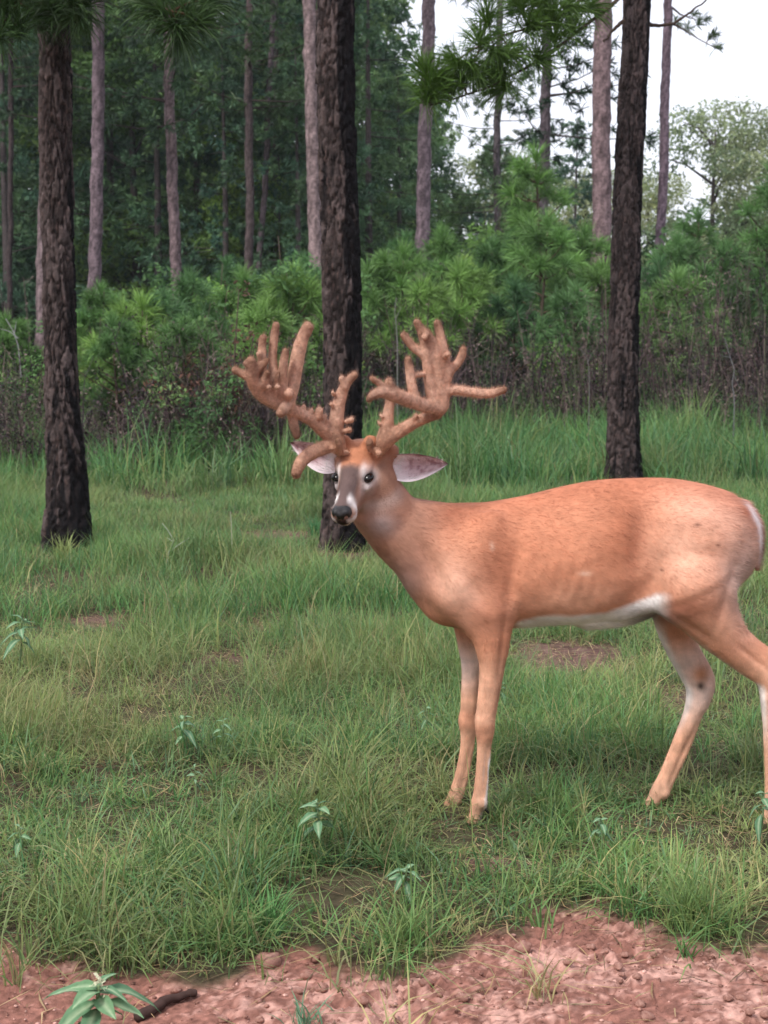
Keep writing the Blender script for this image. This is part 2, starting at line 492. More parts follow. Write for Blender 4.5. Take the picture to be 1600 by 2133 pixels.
def build_body():
    lo = np.array([-0.32, Y0 - 0.42, -0.03]); hi = np.array([1.30, Y0 + 0.30, 1.20])
    S = Sdf(lo, hi, 0.0054)
    # trunk of the body
    st = [(945, 1064, 1288, 1.36), (1000, 1048, 1312, 1.46), (1060, 1038, 1312, 1.55), (1120, 1027, 1307, 1.55), (1200, 1008, 1304, 1.42),
          (1260, 997, 1300, 1.50), (1320, 994, 1278, 1.55), (1380, 994, 1260, 1.42), (1430, 1002, 1250, 1.15), (1468, 1012, 1244, 1.10)]
    S.chain([pr(x, (t + b) / 2, (b - t) / 2) for (x, t, b, f) in st], 0.015, [f for (x, t, b, f) in st])
    # neck
    S.chain([pr(968, 1168, 118), pr(902, 1138, 95, -.01), pr(832, 1100, 71, -.025), pr(791, 1054, 60, -.05), pr(772, 1012, 52, -.07)], 0.03, 1.25)
    ax = np.eye(3)
    def rot(deg):                       # axes turned in the picture plane
        a = math.radians(deg); c, s_ = math.cos(a), math.sin(a)
        return np.array([[c, 0, -s_], [0, 1, 0], [s_, 0, c]])
    for sgn in (-1, 1):
        o = 0.085 * sgn
        p, r = pr(985, 1165, 1, o * 0.9);  S.ell(p, rot(-62), (0.155, 0.060, 0.070), 0.03)     # shoulder blade
        p, r = pr(950, 1236, 1, o * 0.85); S.ell(p, rot(25), (0.085, 0.060, 0.065), 0.03)       # point of shoulder
        p, r = pr(1025, 1268, 1, o * 0.9); S.ell(p, rot(-35), (0.08, 0.050, 0.055), 0.03)       # triceps
        p, r = pr(1455, 1120, 1, o * 0.75); S.ell(p, rot(20), (0.14, 0.09, 0.125), 0.035)      # haunch
        p, r = pr(1455, 1195, 1, o * 0.85); S.ell(p, rot(-35), (0.125, 0.075, 0.10), 0.035)     # thigh
        p, r = pr(1180, 1190, 1, o * 0.7); S.ell(p, ax, (0.20, 0.072, 0.13), 0.04)             # ribs
    S.ell(*[pr(932, 1262, 1, 0)[0], ax, (0.06, 0.065, 0.05)], k=0.05)                          # brisket
    N, F = -0.085, 0.085
    # near front leg
    S.chain([pr(985, 1215, 70, N * .7), pr(1005, 1265, 60, N * .9), pr(1020, 1315, 42, N), pr(1025, 1350, 33, N)], 0.045, 1.3)
    S.chain([pr(1024, 1310, 40, N), pr(1026, 1345, 33, N), pr(1024, 1400, 26, N), pr(1015, 1470, 22, N), pr(1011, 1502, 21, N), pr(1010, 1528, 19, N),
             pr(1005, 1560, 11.5, N), pr(1001, 1610, 10.5, N), pr(997, 1655, 12, N), pr(995, 1675, 15.5, N), pr(991, 1698, 14, N), pr(984, 1722, 15, N)], 0.016, 1.1)
    # far front leg
    S.chain([pr(985, 1215, 66, F * .7), pr(992, 1265, 56, F * .9), pr(988, 1315, 38, F), pr(985, 1350, 27, F)], 0.045, 1.3)
    S.chain([pr(988, 1300, 40, F), pr(984, 1345, 28, F), pr(982, 1400, 21, F), pr(977, 1470, 18, F), pr(976, 1502, 18, F), pr(975, 1525, 16, F),
             pr(969, 1560, 11, F), pr(959, 1610, 10.5, F), pr(949, 1648, 12.5, F), pr(942, 1668, 14, F), pr(932, 1690, 13, F)], 0.016, 1.1)
    for (x, y, d_) in ((1008, 1503, N), (972, 1502, F)):
        S.ell(pr(x, y, 1, d_)[0], np.eye(3), (0.024, 0.026, 0.036), 0.012)          # knees
    for (x, y, d_) in ((1004, 1672, N), (953, 1664, F), (1617, 1666, N), (1384, 1650, F)):
        S.ell(pr(x, y, 1, d_)[0], np.eye(3), (0.016, 0.024, 0.018), 0.012)          # fetlocks
    # near hind leg
    S.chain([pr(1445, 1215, 88, N), pr(1478, 1282, 62, N), pr(1520, 1335, 44, N), pr(1562, 1376, 34, N), pr(1600, 1412, 28, N), pr(1607, 1470, 22, N),
             pr(1609, 1560, 18, N), pr(1611, 1640, 18, N), pr(1610, 1668, 20, N), pr(1604, 1692, 16, N), pr(1597, 1714, 16, N)], 0.02, 1.15)
    S.chain([pr(1560, 1340, 14, N), pr(1618, 1382, 15, N), pr(1614, 1440, 14, N)], 0.03)
    # far hind leg
    S.chain([pr(1425, 1215, 78, F), pr(1408, 1290, 46, F), pr(1418, 1345, 34, F), pr(1442, 1398, 29, F), pr(1455, 1432, 27, F), pr(1444, 1482, 20, F),
             pr(1411, 1555, 14, F), pr(1388, 1612, 14, F), pr(1373, 1645, 16.5, F), pr(1362, 1668, 15, F), pr(1348, 1687, 14, F)], 0.02, 1.15)
    S.chain([pr(1440, 1352, 12, F), pr(1474, 1412, 13, F), pr(1462, 1465, 12, F)], 0.03)
    # tendons behind the cannon bones
    S.chain([pr(1022, 1515, 8, N), pr(1017, 1560, 6.5, N), pr(1013, 1610, 6, N), pr(1008, 1660, 8, N)], 0.004)
    S.chain([pr(986, 1515, 8, F), pr(981, 1560, 6, F), pr(972, 1610, 6, F), pr(960, 1652, 8, F)], 0.004)
    S.chain([pr(1468, 1450, 10, F), pr(1452, 1500, 8, F), pr(1430, 1558, 7.5, F), pr(1405, 1612, 7.5, F), pr(1388, 1645, 9, F)], 0.005)
    S.chain([pr(1626, 1450, 10, N), pr(1625, 1560, 8, N), pr(1626, 1650, 9, N)], 0.005)
    # flank fold, sheath
    for d in (N, F):
        S.chain([pr(1300, 1255, 30, d * .6), pr(1370, 1235, 40, d * .9), pr(1430, 1250, 50, d)], 0.04, 1.3)
    S.chain([pr(1230, 1285, 24), pr(1300, 1282, 20), pr(1345, 1272, 16)], 0.04)
    # tail
    S.chain([pr(1548, 1062, 22, 0.01), pr(1572, 1092, 17, 0.01), pr(1580, 1140, 11, 0.02), pr(1577, 1185, 5, 0.02)], 0.015, 0.7)
    # head
    S.ell(hp(0, -0.052, 0.0), HAX, (0.060, 0.088, 0.054), 0.03)
    S.ell(hp(0, -0.03, 0.028), HAX, (0.042, 0.065, 0.028), 0.03)
    S.cone(hp(0, -0.02, -0.012), hp(0, 0.143, -0.027), 0.048, 0.0265, 0.02, 1.1, HS)
    S.cone(hp(0, 0.0, 0.016), hp(0, 0.14, -0.008), 0.030, 0.021, 0.02)
    S.cone(hp(0, -0.07, -0.055), hp(0, 0.125, -0.052), 0.046, 0.018, 0.025, 1.15, HS)
    for s_ in (-1, 1):
        S.ell(hp(s_ * 0.040, -0.045, -0.035), HAX, (0.026, 0.055, 0.045), 0.03)
        S.ell(hp(s_ * 0.036, -0.012, 0.028), HAX, (0.014, 0.020, 0.009), 0.015)      # brow
        S.ell(hp(s_ * 0.042, 0.016, -0.012), HAX, (0.012, 0.028, 0.011), 0.015)     # under the eye
        S.ell(hp(s_ * 0.022, 0.132, -0.030), HAX, (0.014, 0.024, 0.018), 0.015)     # lips
        S.cone(hp(s_ * 0.034, -0.068, 0.035), hp(s_ * 0.040, -0.074, 0.066), 0.024, 0.022, 0.02)   # pedicles
        S.cone(hp(s_ * 0.05, -0.095, 0.0), hp(s_ * 0.085, -0.105, 0.014), 0.030, 0.024, 0.03)      # ear roots
    S.cone(hp(0, -0.09, -0.02), pr(790, 1052, 50, -.05)[0], 0.062, 0.075, 0.04)
    v, f = S.mesh()
    return v, f

def deer_colour(v, n):
    """colours of the summer coat plus painted muscle shade and highlights, in body coordinates (the side view at the deer's own distance)"""
    qx = CXP + v[:, 0] / Y0 * FPX
    # vertical position as in the side view
    px, py = proj(np.stack([v[:, 0], np.full(len(v), Y0), v[:, 2]], -1))
    c = np.tile(lin((203, 128, 88)), (len(v), 1))
    def blend(mask, rgb, k=1.0):
        nonlocal c
        m = (np.clip(mask, 0, 1) * k)[:, None]
        c = c * (1 - m) + lin(rgb) * m
    def blob(x, y, rx, ry, rgb, k=1.0, deg=0.0):
        a = math.radians(deg); dx = px - x; dy = py - y
        u = dx * math.cos(a) + dy * math.sin(a); w = -dx * math.sin(a) + dy * math.cos(a)
        blend(np.exp(-((u / rx) ** 2 + (w / ry) ** 2)), rgb, k)
    nz = vn3(v * 22, 3); nf = vn3(v * np.array([40, 70, 80]), 5); nn = vn3(v * np.array([18, 30, 34]), 8)
    top = np.interp(px, [820, 930, 1100, 1270, 1420, 1530, 1590], [1000, 1048, 1025, 992, 996, 1036, 1110])
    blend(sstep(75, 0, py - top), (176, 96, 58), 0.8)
    blob(1290, 1085, 55, 80, (168, 92, 54), 0.85)  # flank hollow behind the ribs, its shade painted into the coat
    blob(1030, 1180, 34, 95, (168, 96, 60), 0.75, 10)  # painted shadow behind the shoulder
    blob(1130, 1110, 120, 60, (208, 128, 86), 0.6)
    blob(945, 1215, 50, 80, (230, 172, 142), 0.85, -20)  # painted highlight on the shoulder
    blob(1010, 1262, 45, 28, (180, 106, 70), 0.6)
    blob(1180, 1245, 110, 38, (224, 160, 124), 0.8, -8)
    blob(1400, 1140, 65, 80, (232, 172, 140), 0.85)  # painted highlight on the haunch
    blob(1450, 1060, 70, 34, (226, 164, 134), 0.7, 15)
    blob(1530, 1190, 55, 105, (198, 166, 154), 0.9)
    blob(1408, 1250, 38, 26, (164, 92, 60), 0.8)  # thigh shadow painted as darker brown
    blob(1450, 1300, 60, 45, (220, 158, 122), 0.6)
    # neck
    nk = sstep(940, 850, px + (py - 1100) * 0.25)
    blend(nk, (166, 116, 92), 0.85)
    blob(835, 1215, 45, 60, (176, 134, 124), 0.8, 40)
    blob(793, 1082, 30, 26, (186, 172, 176), 0.6)
    blob(880, 1110, 30, 60, (158, 108, 86), 0.4)
    # belly and legs
    belly = np.interp(px, [1060, 1130, 1250, 1310, 1350], [1286, 1272, 1266, 1246, 1220])
    blend(sstep(-8, 8, py - belly + (nz - .5) * 12) * sstep(1060, 1085, px) * sstep(1385, 1350, px) * sstep(1345, 1330, py), (240, 236, 234), 0.95)
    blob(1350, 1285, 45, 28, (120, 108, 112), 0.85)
    leg = sstep(1320, 1400, py)
    blend(leg, (222, 160, 124), 0.9)
    near = v[:, 1] < Y0
    inner = np.where(near, n[:, 1] > 0.15, n[:, 1] < -0.15) * 1.0
    front = sstep(0.35, 0.8, -n[:, 0])
    fl = px < 1150
    blend(leg * inner * np.where(fl, sstep(1480, 1380, py), sstep(1560, 1430, py)), (226, 200, 192), 0.8)
    blend((~fl) * sstep(1290, 1340, py) * front * sstep(1560, 1440, py), (230, 218, 214), 0.9)
    blend(fl * near * sstep(0.3, 0.7, n[:, 0]) * sstep(1540, 1570, py), (235, 226, 224), 0.9)
    blend(fl * sstep(1480, 1500, py) * sstep(1540, 1520, py), (196, 124, 86), 0.6)
    blob(1468, 1412, 24, 24, (186, 112, 56), 0.9)
    blob(1467, 1437, 8, 9, (40, 26, 20), 0.95)
    blend(sstep(1625, 1660, py), (196, 148, 118), 0.5)
    blend((fl) * sstep(1290, 1310, py) * sstep(960, 940, px + (py - 1310)) , (90, 52, 40), 0.7)
    sh = vn3(v * np.array([70, 70, 16]), 29); sh2 = vn3(v * np.array([34, 50, 40]), 30)
    c *= (1 - leg[:, None]) + leg[:, None] * (0.70 + 0.34 * sh + 0.26 * sh2)[:, None]
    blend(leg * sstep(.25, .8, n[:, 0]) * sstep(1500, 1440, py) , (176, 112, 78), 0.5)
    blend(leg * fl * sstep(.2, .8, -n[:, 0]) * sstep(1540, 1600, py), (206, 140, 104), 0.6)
    # rump and tail
    rim = np.exp(-(((px - np.interp(py, [1030, 1090, 1180], [1540, 1574, 1584])) / 9.0) ** 2)) * sstep(1035, 1060, py) * sstep(1190, 1160, py)
    blend(rim, (236, 222, 224), 0.9)
    blob(1540, 1058, 14, 10, (170, 88, 50), 0.8, 30)
    blob(1588, 1150, 9, 40, (120, 72, 52), 0.7)
    for (x, y, r_) in ((1431, 1079, 4), (1472, 1120, 3.5), (1536, 1160, 4), (1362, 1172, 3)):
        blob(x, y, r_ * 1.3, r_, (96, 52, 36), 0.8)
    for (x, y, a_, b_) in ((1205, 1178, 12, 5), (1018, 1125, 4, 8)):
        blob(x, y, a_, b_, (236, 196, 168), 0.6)
    c *= (0.90 + 0.20 * nn)[:, None] * (0.94 + 0.12 * nf)[:, None] * (0.95 + 0.1 * vn3(v * np.array([90, 160, 190]), 23))[:, None]
    # head, in its own frame
    d = v - HO
    s_ = d @ HS; f_ = d @ HF; u_ = d @ HU
    head = sstep(-0.15, -0.11, f_) * (np.abs(s_) < 0.14) * (f_ < 0.22) * (np.abs(u_) < 0.11) * sstep(-0.30, -0.22, v[:, 1] - Y0 - 0.12)
    head = sstep(-0.125, -0.045, f_ + 0.6 * np.maximum(u_, 0)) * sstep(Y0 - 0.05, Y0 - 0.12, v[:, 1]) * sstep(-0.115, -0.075, u_) * (px < 860)
    hc = np.tile(lin((160, 112, 88)), (len(v), 1))
    def hb(mask, rgb, k=1.0):
        nonlocal hc
        m = (np.clip(mask, 0, 1) * k)[:, None]
        hc = hc * (1 - m) + lin(rgb) * m
    up = sstep(0.0, 0.02, u_ + f_ * 0.16)
    hb(up * sstep(0.03, 0.0, f_), (186, 114, 72))
    hb(up * sstep(0.0, 0.03, f_) * sstep(0.034, 0.022, np.abs(s_)), (98, 78, 76), 0.95)
    hb(sstep(0.028, 0.036, np.abs(s_)) * sstep(-0.02, 0.03, f_) * sstep(-0.03, -0.01, u_), (206, 168, 156), 0.7)
    hb(np.exp(-((np.abs(s_) - 0.036) / 0.008) ** 2 - ((f_ - 0.012) / 0.02) ** 2 - ((u_ - 0.026) / 0.02) ** 2), (238, 228, 226), 0.95)
    hb(np.exp(-((np.abs(s_) - 0.046) / 0.014) ** 2 - ((f_ - 0.038) / 0.022) ** 2 - ((u_ + 0.012) / 0.022) ** 2), (232, 220, 220), 0.9)
    hb(np.exp(-((np.abs(s_) - 0.052) / 0.02) ** 2 - ((f_ - 0.008) / 0.030) ** 2 - ((u_ - 0.010) / 0.024) ** 2), (230, 220, 218), 0.9)
    hb(np.exp(-((np.abs(s_) - 0.050) / 0.02) ** 2 - ((f_ - 0.013) / 0.022) ** 6 - ((u_ - 0.009) / 0.0130) ** 6), (40, 30, 28), 0.9)
    hb(np.exp(-((np.abs(s_) - 0.040) / 0.006) ** 2 - ((f_ - 0.046) / 0.014) ** 2 - ((u_ + 0.004) / 0.012) ** 2), (96, 74, 70), 0.7)
    hb(np.exp(-((f_ - 0.085) / 0.05) ** 2) * sstep(0.01, -0.02, u_), (150, 116, 104), 0.6)
    hb(np.exp(-((f_ - 0.116) / 0.014) ** 2) * sstep(0.010, 0.018, np.abs(s_)) * sstep(-0.036, -0.024, u_), (234, 224, 222), 0.95)
    hb(sstep(0.08, 0.10, f_) * sstep(-0.050, -0.058, u_), (230, 218, 212), 0.95)
    hb(sstep(0.122, 0.134, f_) * sstep(-0.052, -0.046, u_) * sstep(-0.016, -0.028, u_) * sstep(.030, .022, np.abs(s_)), (22, 18, 20), 0.95)
    hb(sstep(-0.05, -0.075, u_) * sstep(0.10, 0.06, f_), (176, 150, 142), 0.6)
    hb(sstep(0.104, 0.114, f_) * sstep(.012, .02, np.abs(s_)) * sstep(-0.060, -0.052, u_) * sstep(-0.022, -0.030, u_), (206, 192, 188), 0.9)
    hc *= (0.88 + 0.24 * nn)[:, None]
    c = c * (1 - head[:, None]) + hc * head[:, None]
    g = c @ np.array([0.3, 0.55, 0.15])
    return (c * 0.80 + g[:, None] * 0.20) * np.array([1.04, 1.06, 1.06])

def fur_dir(v, n):
    px, py = proj(np.stack([v[:, 0], np.full(len(v), Y0), v[:, 2]], -1))
    dirs = np.tile(np.array([0.95, 0, -0.30]), (len(v), 1))
    leg = sstep(1270, 1350, py)[:, None]
    dirs = dirs * (1 - leg) + np.array([0.12, 0, -1.0]) * leg
    nk = sstep(960, 860, px)[:, None] * (1 - leg)
    dirs = dirs * (1 - nk) + np.array([0.75, 0.05, -0.65]) * nk
    d = v - HO; f_ = d @ HF; s_ = d @ HS; u_ = d @ HU
    dirs = dirs + np.stack([(vn3(v * 13, 51) - .5) * .9, np.zeros(len(v)), (vn3(v * 13, 52) - .5) * 1.1], 1)
    head = ((f_ > -0.12) & (np.abs(s_) < 0.15) & (np.abs(u_) < 0.11) & (v[:, 1] < Y0 - 0.03))[:, None]
    dirs = np.where(head, -HF + HS * np.sign(s_)[:, None] * 0.3, dirs)
    return dirs, leg[:, 0], head[:, 0]

def strands(v, n, c, count, length, width, lift, dirs, seed, pick=None):
    r = np.random.RandomState(seed)
    i = r.randint(0, len(v), count) if pick is None else r.choice(len(v), count, p=pick / pick.sum())
    p = v[i] + r.normal(0, 0.0018, (count, 3)); nn = n[i]
    p -= nn * 0.0015
    t = dirs[i] + r.normal(0, 0.16, (count, 3))
    t = unit(t - nn * (t * nn).sum(1, keepdims=True))
    L = (length[i] if not np.isscalar(length) else length) * r.uniform(0.6, 1.25, count)
    b = unit(np.cross(nn, t)) * width * 0.5
    lf = lift * r.uniform(0.5, 1.6, count)
    tip = p + t * L[:, None] + nn * (L * lf)[:, None]
    vv = np.stack([p - b, p + b, tip], 1).reshape(-1, 3)
    cc = np.repeat(c[i] * r.uniform(0.82, 1.20, (count, 1)), 3, 0)
    return vv, np.arange(count * 3).reshape(-1, 3), cc

def vnormals(v, f):
    a, b, c, d = v[f[:, 0]], v[f[:, 1]], v[f[:, 2]], v[f[:, 3]]
    fn = np.cross(c - a, d - b)
    n = np.zeros_like(v)
    for k in range(4): np.add.at(n, f[:, k], fn)
    return unit(n)

DEER_AT = np.array([P(1280, 1700, Y0)[0], Y0, 0.0])
deer = thing('deer', 'reddish-tan buck with branching velvet antlers standing in the grass', 'deer', DEER_AT)
bv, bf = build_body()
bn = vnormals(bv, bf)
def relief(v, n):
    px, py = proj(np.stack([v[:, 0], np.full(len(v), Y0), v[:, 2]], -1))
    def g(x, y, rx, ry, deg=0):
        a = math.radians(deg); dx = px - x; dy = py - y
        u = dx * math.cos(a) + dy * math.sin(a); w = -dx * math.sin(a) + dy * math.cos(a)
        return np.exp(-((u / rx) ** 2 + (w / ry) ** 2))
    d = -0.016 * g(1322, 1120, 26, 90, 8) - 0.010 * g(1345, 1215, 40, 26, -30) - 0.011 * g(1062, 1180, 16, 95, 10) - 0.009 * g(897, 1165, 16, 90, -32)
    d += 0.008 * g(975, 1130, 26, 90, 28) + 0.008 * g(945, 1225, 30, 40) + 0.006 * g(1020, 1262, 30, 22, 30) + 0.009 * g(1385, 1060, 34, 26) + 0.007 * g(1520, 1090, 24, 30)
    d += -0.007 * g(1490, 1215, 12, 80, 20) - 0.006 * g(1425, 1290, 50, 9, 35) + 0.006 * g(1420, 1215, 40, 50, 20) - 0.006 * g(995, 1225, 10, 60, -35)
    d += -0.006 * g(1040, 1330, 6, 50, 6) + 0.004 * g(1018, 1360, 9, 45, 3) - 0.007 * g(1548, 1352, 40, 6, 40)
    ribs = np.sin((px + (py - 1150) * .28) / 26 * 2 * math.pi) * g(1185, 1170, 85, 80)
    d += 0.0007 * ribs * (.4 + 1.2 * vn3(v * 9, 43))
    d += (vn3(v * 14, 41) - .5) * 0.006 * sstep(1330, 1250, py)
    return v + n * (d * sstep(.15, .5, np.abs(n[:, 1])))[:, None]
bv = relief(bv, bn)
bn = vnormals(bv, bf)
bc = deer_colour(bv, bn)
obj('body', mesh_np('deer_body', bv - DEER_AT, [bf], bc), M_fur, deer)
fd, legm, headm = fur_dir(bv, bn)
flen = np.where(headm, 0.008, 0.017 * (1 - legm) + 0.009 * legm)
ppx, ppy = proj(np.stack([bv[:, 0], np.full(len(bv), Y0), bv[:, 2]], -1))
flen = np.where((ppx > 1080) & (ppx < 1360) & (ppy > 1275) & (ppy < 1335), 0.026, flen)
flen = np.where((ppx > 1500) & (ppy > 1020) & (ppy < 1300), 0.028, flen)
sv, sf, sc_ = strands(bv, bn, bc * (.86 + .28 * vn3(bv * np.array([55, 80, 110]), 53))[:, None], 170000, flen * 0.80, 0.0009, 0.28, fd, 5, 1 + 1.6 * legm + 1.2 * headm)
coat = obj('coat', mesh_np('deer_coat', sv - DEER_AT, [sf], sc_, smooth=False), M_hair, deer)
coat['kind'] = 'stuff'

# --- antlers
YA = -0.12
def build_antler(chains, lo, hi):
    S = Sdf(lo, hi, 0.0033)
    for k, ch in chains:
        S.chain([pr(x, y, r * 0.82, YA + d) for (x, y, r, d) in ch] if len(ch) > 1 else [pr(*ch[0][:3], YA + ch[0][3])] * 2, k)
    return S.mesh()

left_antler = [
    (0.008, [(712, 944, 15, .02), (704, 924, 19, .01), (695, 905, 20, 0)]),
    (0.010, [(700, 915, 18, 0), (701, 880, 19, .0), (704, 850, 17, .0), (711, 822, 15, .0), (720, 802, 12, -.005), (731, 788, 10.5, -.01), (738, 782, 10, -.01)]),
    (0.006, [(719, 806, 9, -.01), (712, 789, 8, -.015)]),
    (0.004, [(722, 878, 6, -.01), (732, 875, 7, -.015)]), (0.004, [(718, 898, 6, -.01), (728, 896, 7, -.015)]),
    (0.004, [(694, 846, 5, -.012), (690, 842, 5, -.02)]), (0.004, [(696, 822, 5, -.012), (693, 818, 5, -.02)]), (0.004, [(688, 884, 6, -.01), (682, 880, 5, -.015)]),
    (0.012, [(702, 920, 18, 0), (674, 897, 17, -.02), (650, 876, 15.5, -.04), (622, 861, 15, -.07), (596, 850, 17, -.09), (566, 834, 18, -.11), (544, 818, 20, -.125),
             (529, 795, 18, -.145), (523, 770, 15, -.165), (523, 752, 12, -.175)]),
    (0.006, [(524, 757, 12, -.17), (513, 757, 8, -.175)]),
    (0.004, [(632, 855, 7, -.06), (633, 848, 6, -.06)]), (0.004, [(648, 866, 8, -.05), (648, 857, 8, -.05)]), (0.005, [(664, 868, 10, -.045), (665, 856, 10, -.045)]),
    (0.004, [(674, 876, 8, -.03), (676, 868, 7, -.03)]),
    (0.006, [(598, 842, 14, -.10), (588, 857, 13, -.16), (585, 860, 12, -.17)]),
    (0.008, [(592, 830, 15, -.10), (602, 820, 14, -.13)]),
    (0.006, [(606, 858, 13, -.07), (612, 885, 12, -.075), (618, 907, 10, -.08)]),
    (0.012, [(600, 838, 18, -.09), (611, 800, 17, -.08), (616, 765, 18, -.075), (625, 722, 17, -.07), (637, 688, 14, -.07), (641, 681, 13, -.07)]),
    (0.006, [(640, 694, 10, -.07), (648, 683, 7.5, -.065)]),
    (0.010, [(572, 815, 14, -.11), (570, 780, 12, -.105), (568, 740, 11, -.10), (571, 705, 10.5, -.10), (575, 678, 9.5, -.10)]),
    (0.010, [(546, 790, 13, -.13), (546, 752, 11, -.125), (546, 722, 10, -.12), (548, 704, 9.5, -.12)]),
    (0.006, [(546, 752, 9, -.13), (540, 737, 7.5, -.14)]),
    (0.010, [(588, 822, 14, -.11), (589, 785, 12.5, -.115), (591, 755, 11, -.12), (595, 733, 9.5, -.12)]),
    (0.006, [(524, 788, 12, -.15), (505, 779, 10, -.155), (490, 771, 9.5, -.155)]),
    (0.008, [(534, 770, 14, -.155), (548, 758, 10, -.16), (559, 748, 4.5, -.16)]),
    (0.006, [(548, 800, 14, -.15), (556, 780, 9, -.165), (557, 776, 6, -.17)]),
    (0.005, [(572, 804, 9, -.14), (578, 786, 7, -.15), (580, 778, 5, -.15)]),
    (0.004, [(560, 806, 7, -.15), (561, 807, 6, -.165)]), (0.004, [(576, 806, 7, -.15), (579, 806, 6, -.165)]),
    (0.010, [(698, 928, 15, -.005), (672, 934, 17, -.03), (646, 946, 17, -.06), (627, 963, 16, -.085), (618, 983, 13.5, -.10), (617, 988, 12, -.10)]),
    (0.005, [(710, 940, 8, -.03), (706, 927, 8.5, -.045), (703, 918, 7, -.05)]),
    (0.005, [(699, 938, 8, -.02), (694, 934, 7, -.035)]),
    (0.005, [(716, 944, 9, -.01), (724, 944, 6, -.015)]),
]
right_antler = [
    (0.008, [(786, 945, 14, .02), (795, 930, 19, .01), (806, 908, 21, 0)]),
    (0.010, [(800, 915, 18, 0), (806, 890, 17, .0), (809, 862, 14, .005), (812, 838, 12, .01), (813, 822, 10, .01)]),
    (0.004, [(792, 884, 5, -.01), (789, 880, 4, -.01)]), (0.004, [(796, 868, 5, -.01), (793, 866, 4, -.01)]),
    (0.012, [(800, 922, 18, 0), (832, 899, 16.5, -.01), (872, 877, 14, -.02), (908, 862, 14, -.03)]),
    (0.004, [(864, 872, 6, -.03), (866, 867, 6, -.035)]),
    (0.010, [(910, 860, 14, -.03), (912, 852, 15, -.04), (888, 846, 17, -.07), (852, 834, 17, -.11), (818, 822, 17, -.15), (794, 817, 14, -.175), (776, 824, 10.5, -.19), (769, 832, 8.5, -.19)]),
    (0.007, [(817, 816, 14, -.15), (811, 800, 12, -.155), (810, 796, 11, -.155)]),
    (0.005, [(802, 808, 9.5, -.165), (784, 795, 8, -.175), (775, 789, 7, -.18)]),
    (0.010, [(864, 832, 14, -.10), (857, 798, 12, -.095), (853, 770, 11, -.09), (850, 750, 9, -.09)]),
    (0.012, [(915, 850, 16, -.04), (899, 822, 14, -.045), (892, 760, 15, -.045), (888, 725, 14, -.045), (878, 690, 11.5, -.045), (868, 672, 9, -.045)]),
    (0.012, [(920, 845, 16, -.035), (914, 800, 15, -.04), (911, 752, 15, -.04), (900, 716, 14, -.04), (888, 694, 11, -.05)]),
    (0.012, [(922, 840, 16, -.03), (928, 800, 13, -.03), (928, 752, 12, -.03), (920, 710, 11, -.03), (911, 674, 9.5, -.03)]),
    (0.006, [(888, 696, 8, -.065), (884, 703, 8, -.075)]),
    (0.010, [(888, 742, 12, -.045), (864, 726, 10.5, -.045), (850, 710, 10, -.045), (841, 699, 9, -.045)]),
    (0.006, [(858, 783, 7, -.085), (880, 780, 6, -.06)]),
    (0.004, [(929, 742, 7, -.05), (933, 738, 7, -.065)]),
    (0.010, [(930, 790, 12, -.03), (940, 772, 10, -.03), (953, 757, 10, -.03), (962, 742, 10.5, -.03), (965, 729, 9, -.03)]),
    (0.010, [(924, 815, 14, -.03), (950, 813, 12, -.03), (985, 818, 11.5, -.03), (1020, 820, 11, -.035), (1047, 813, 9, -.04), (1050, 812, 8, -.04)]),
    (0.005, [(771, 936, 8, -.02), (770, 924, 9.5, -.03), (770, 920, 8.5, -.03)]),
    (0.005, [(788, 942, 8, -.03), (789, 944, 8, -.045)]), (0.005, [(780, 942, 8, -.02), (783, 936, 6, -.03)]),
]
for chs, cx in ((left_antler, (470, 750)), (right_antler, (745, 1075))):
    lo = P(cx[0], 1010, Y0 - 0.42); hi = P(cx[1], 650, Y0 - 0.05)
    lo[1] = Y0 - 0.40; hi[1] = Y0 - 0.04; lo[2] -= 0.03; hi[2] += 0.03; lo[0] -= 0.02; hi[0] += 0.02
    av, af = build_antler(chs, lo, hi)
    an = vnormals(av, af)
    n1 = .5 + .45 * (vn3(av * 30, 11) - .5); n2 = vn3(av * np.array([110, 110, 60]), 13)
    av = av + an * ((n2 - .5) * 0.0012 + (vn3(av * 160, 15) - .5) * 0.0005)[:, None]
    hgt = sstep(0.0, 0.22, av[:, 2] - P(700, 930, Y0 - .12)[2])
    ac = lin((216, 180, 160)) * (1 - n1[:, None]) + lin((184, 140, 118)) * n1[:, None]
    base = sstep(0.10, 0.0, av[:, 2] - P(700, 930, Y0 - .12)[2])[:, None]
    ac = ac * (1 - base * .5) + lin((196, 152, 126)) * base * .5
    # velvet is browner on the growing tips
    for k, ch in chs:
        x, y, r, d = ch[-1]
        if len(ch) < 3: continue
        tp = P(x, y, Y0 + YA + d)
        w = np.exp(-((np.linalg.norm(av - tp, axis=1) / 0.026) ** 2))[:, None] * 0.8
        ac = ac * (1 - w) + lin((106, 74, 56)) * w
    n3 = vn3(av * 220, 17); n4 = vn3(av * 60, 19)
    ac = ac * (0.60 + 0.36 * n2 + 0.24 * n3)[:, None] * np.array([.98, .97, .97])
    rd = (sstep(.45, .75, n4) * .2)[:, None]
    ac = ac * (1 - rd) + lin((196, 150, 124)) * rd * (.7 + .5 * n3)[:, None]
    a_o = obj('antler', mesh_np('antler', av - DEER_AT, [af], ac), M_velvet, deer)
    tv, tf, tc_ = strands(av, an, np.clip(ac * 1.25, 0, .8), 36000, 0.0050, 0.0005, 1.5, np.tile([0, 0, 1.0], (len(av), 1)), 9)
    fz = obj('velvet_fuzz', mesh_np('velvet_fuzz', tv - DEER_AT, [tf], tc_, smooth=False), M_hair, a_o)
    fz['kind'] = 'stuff'

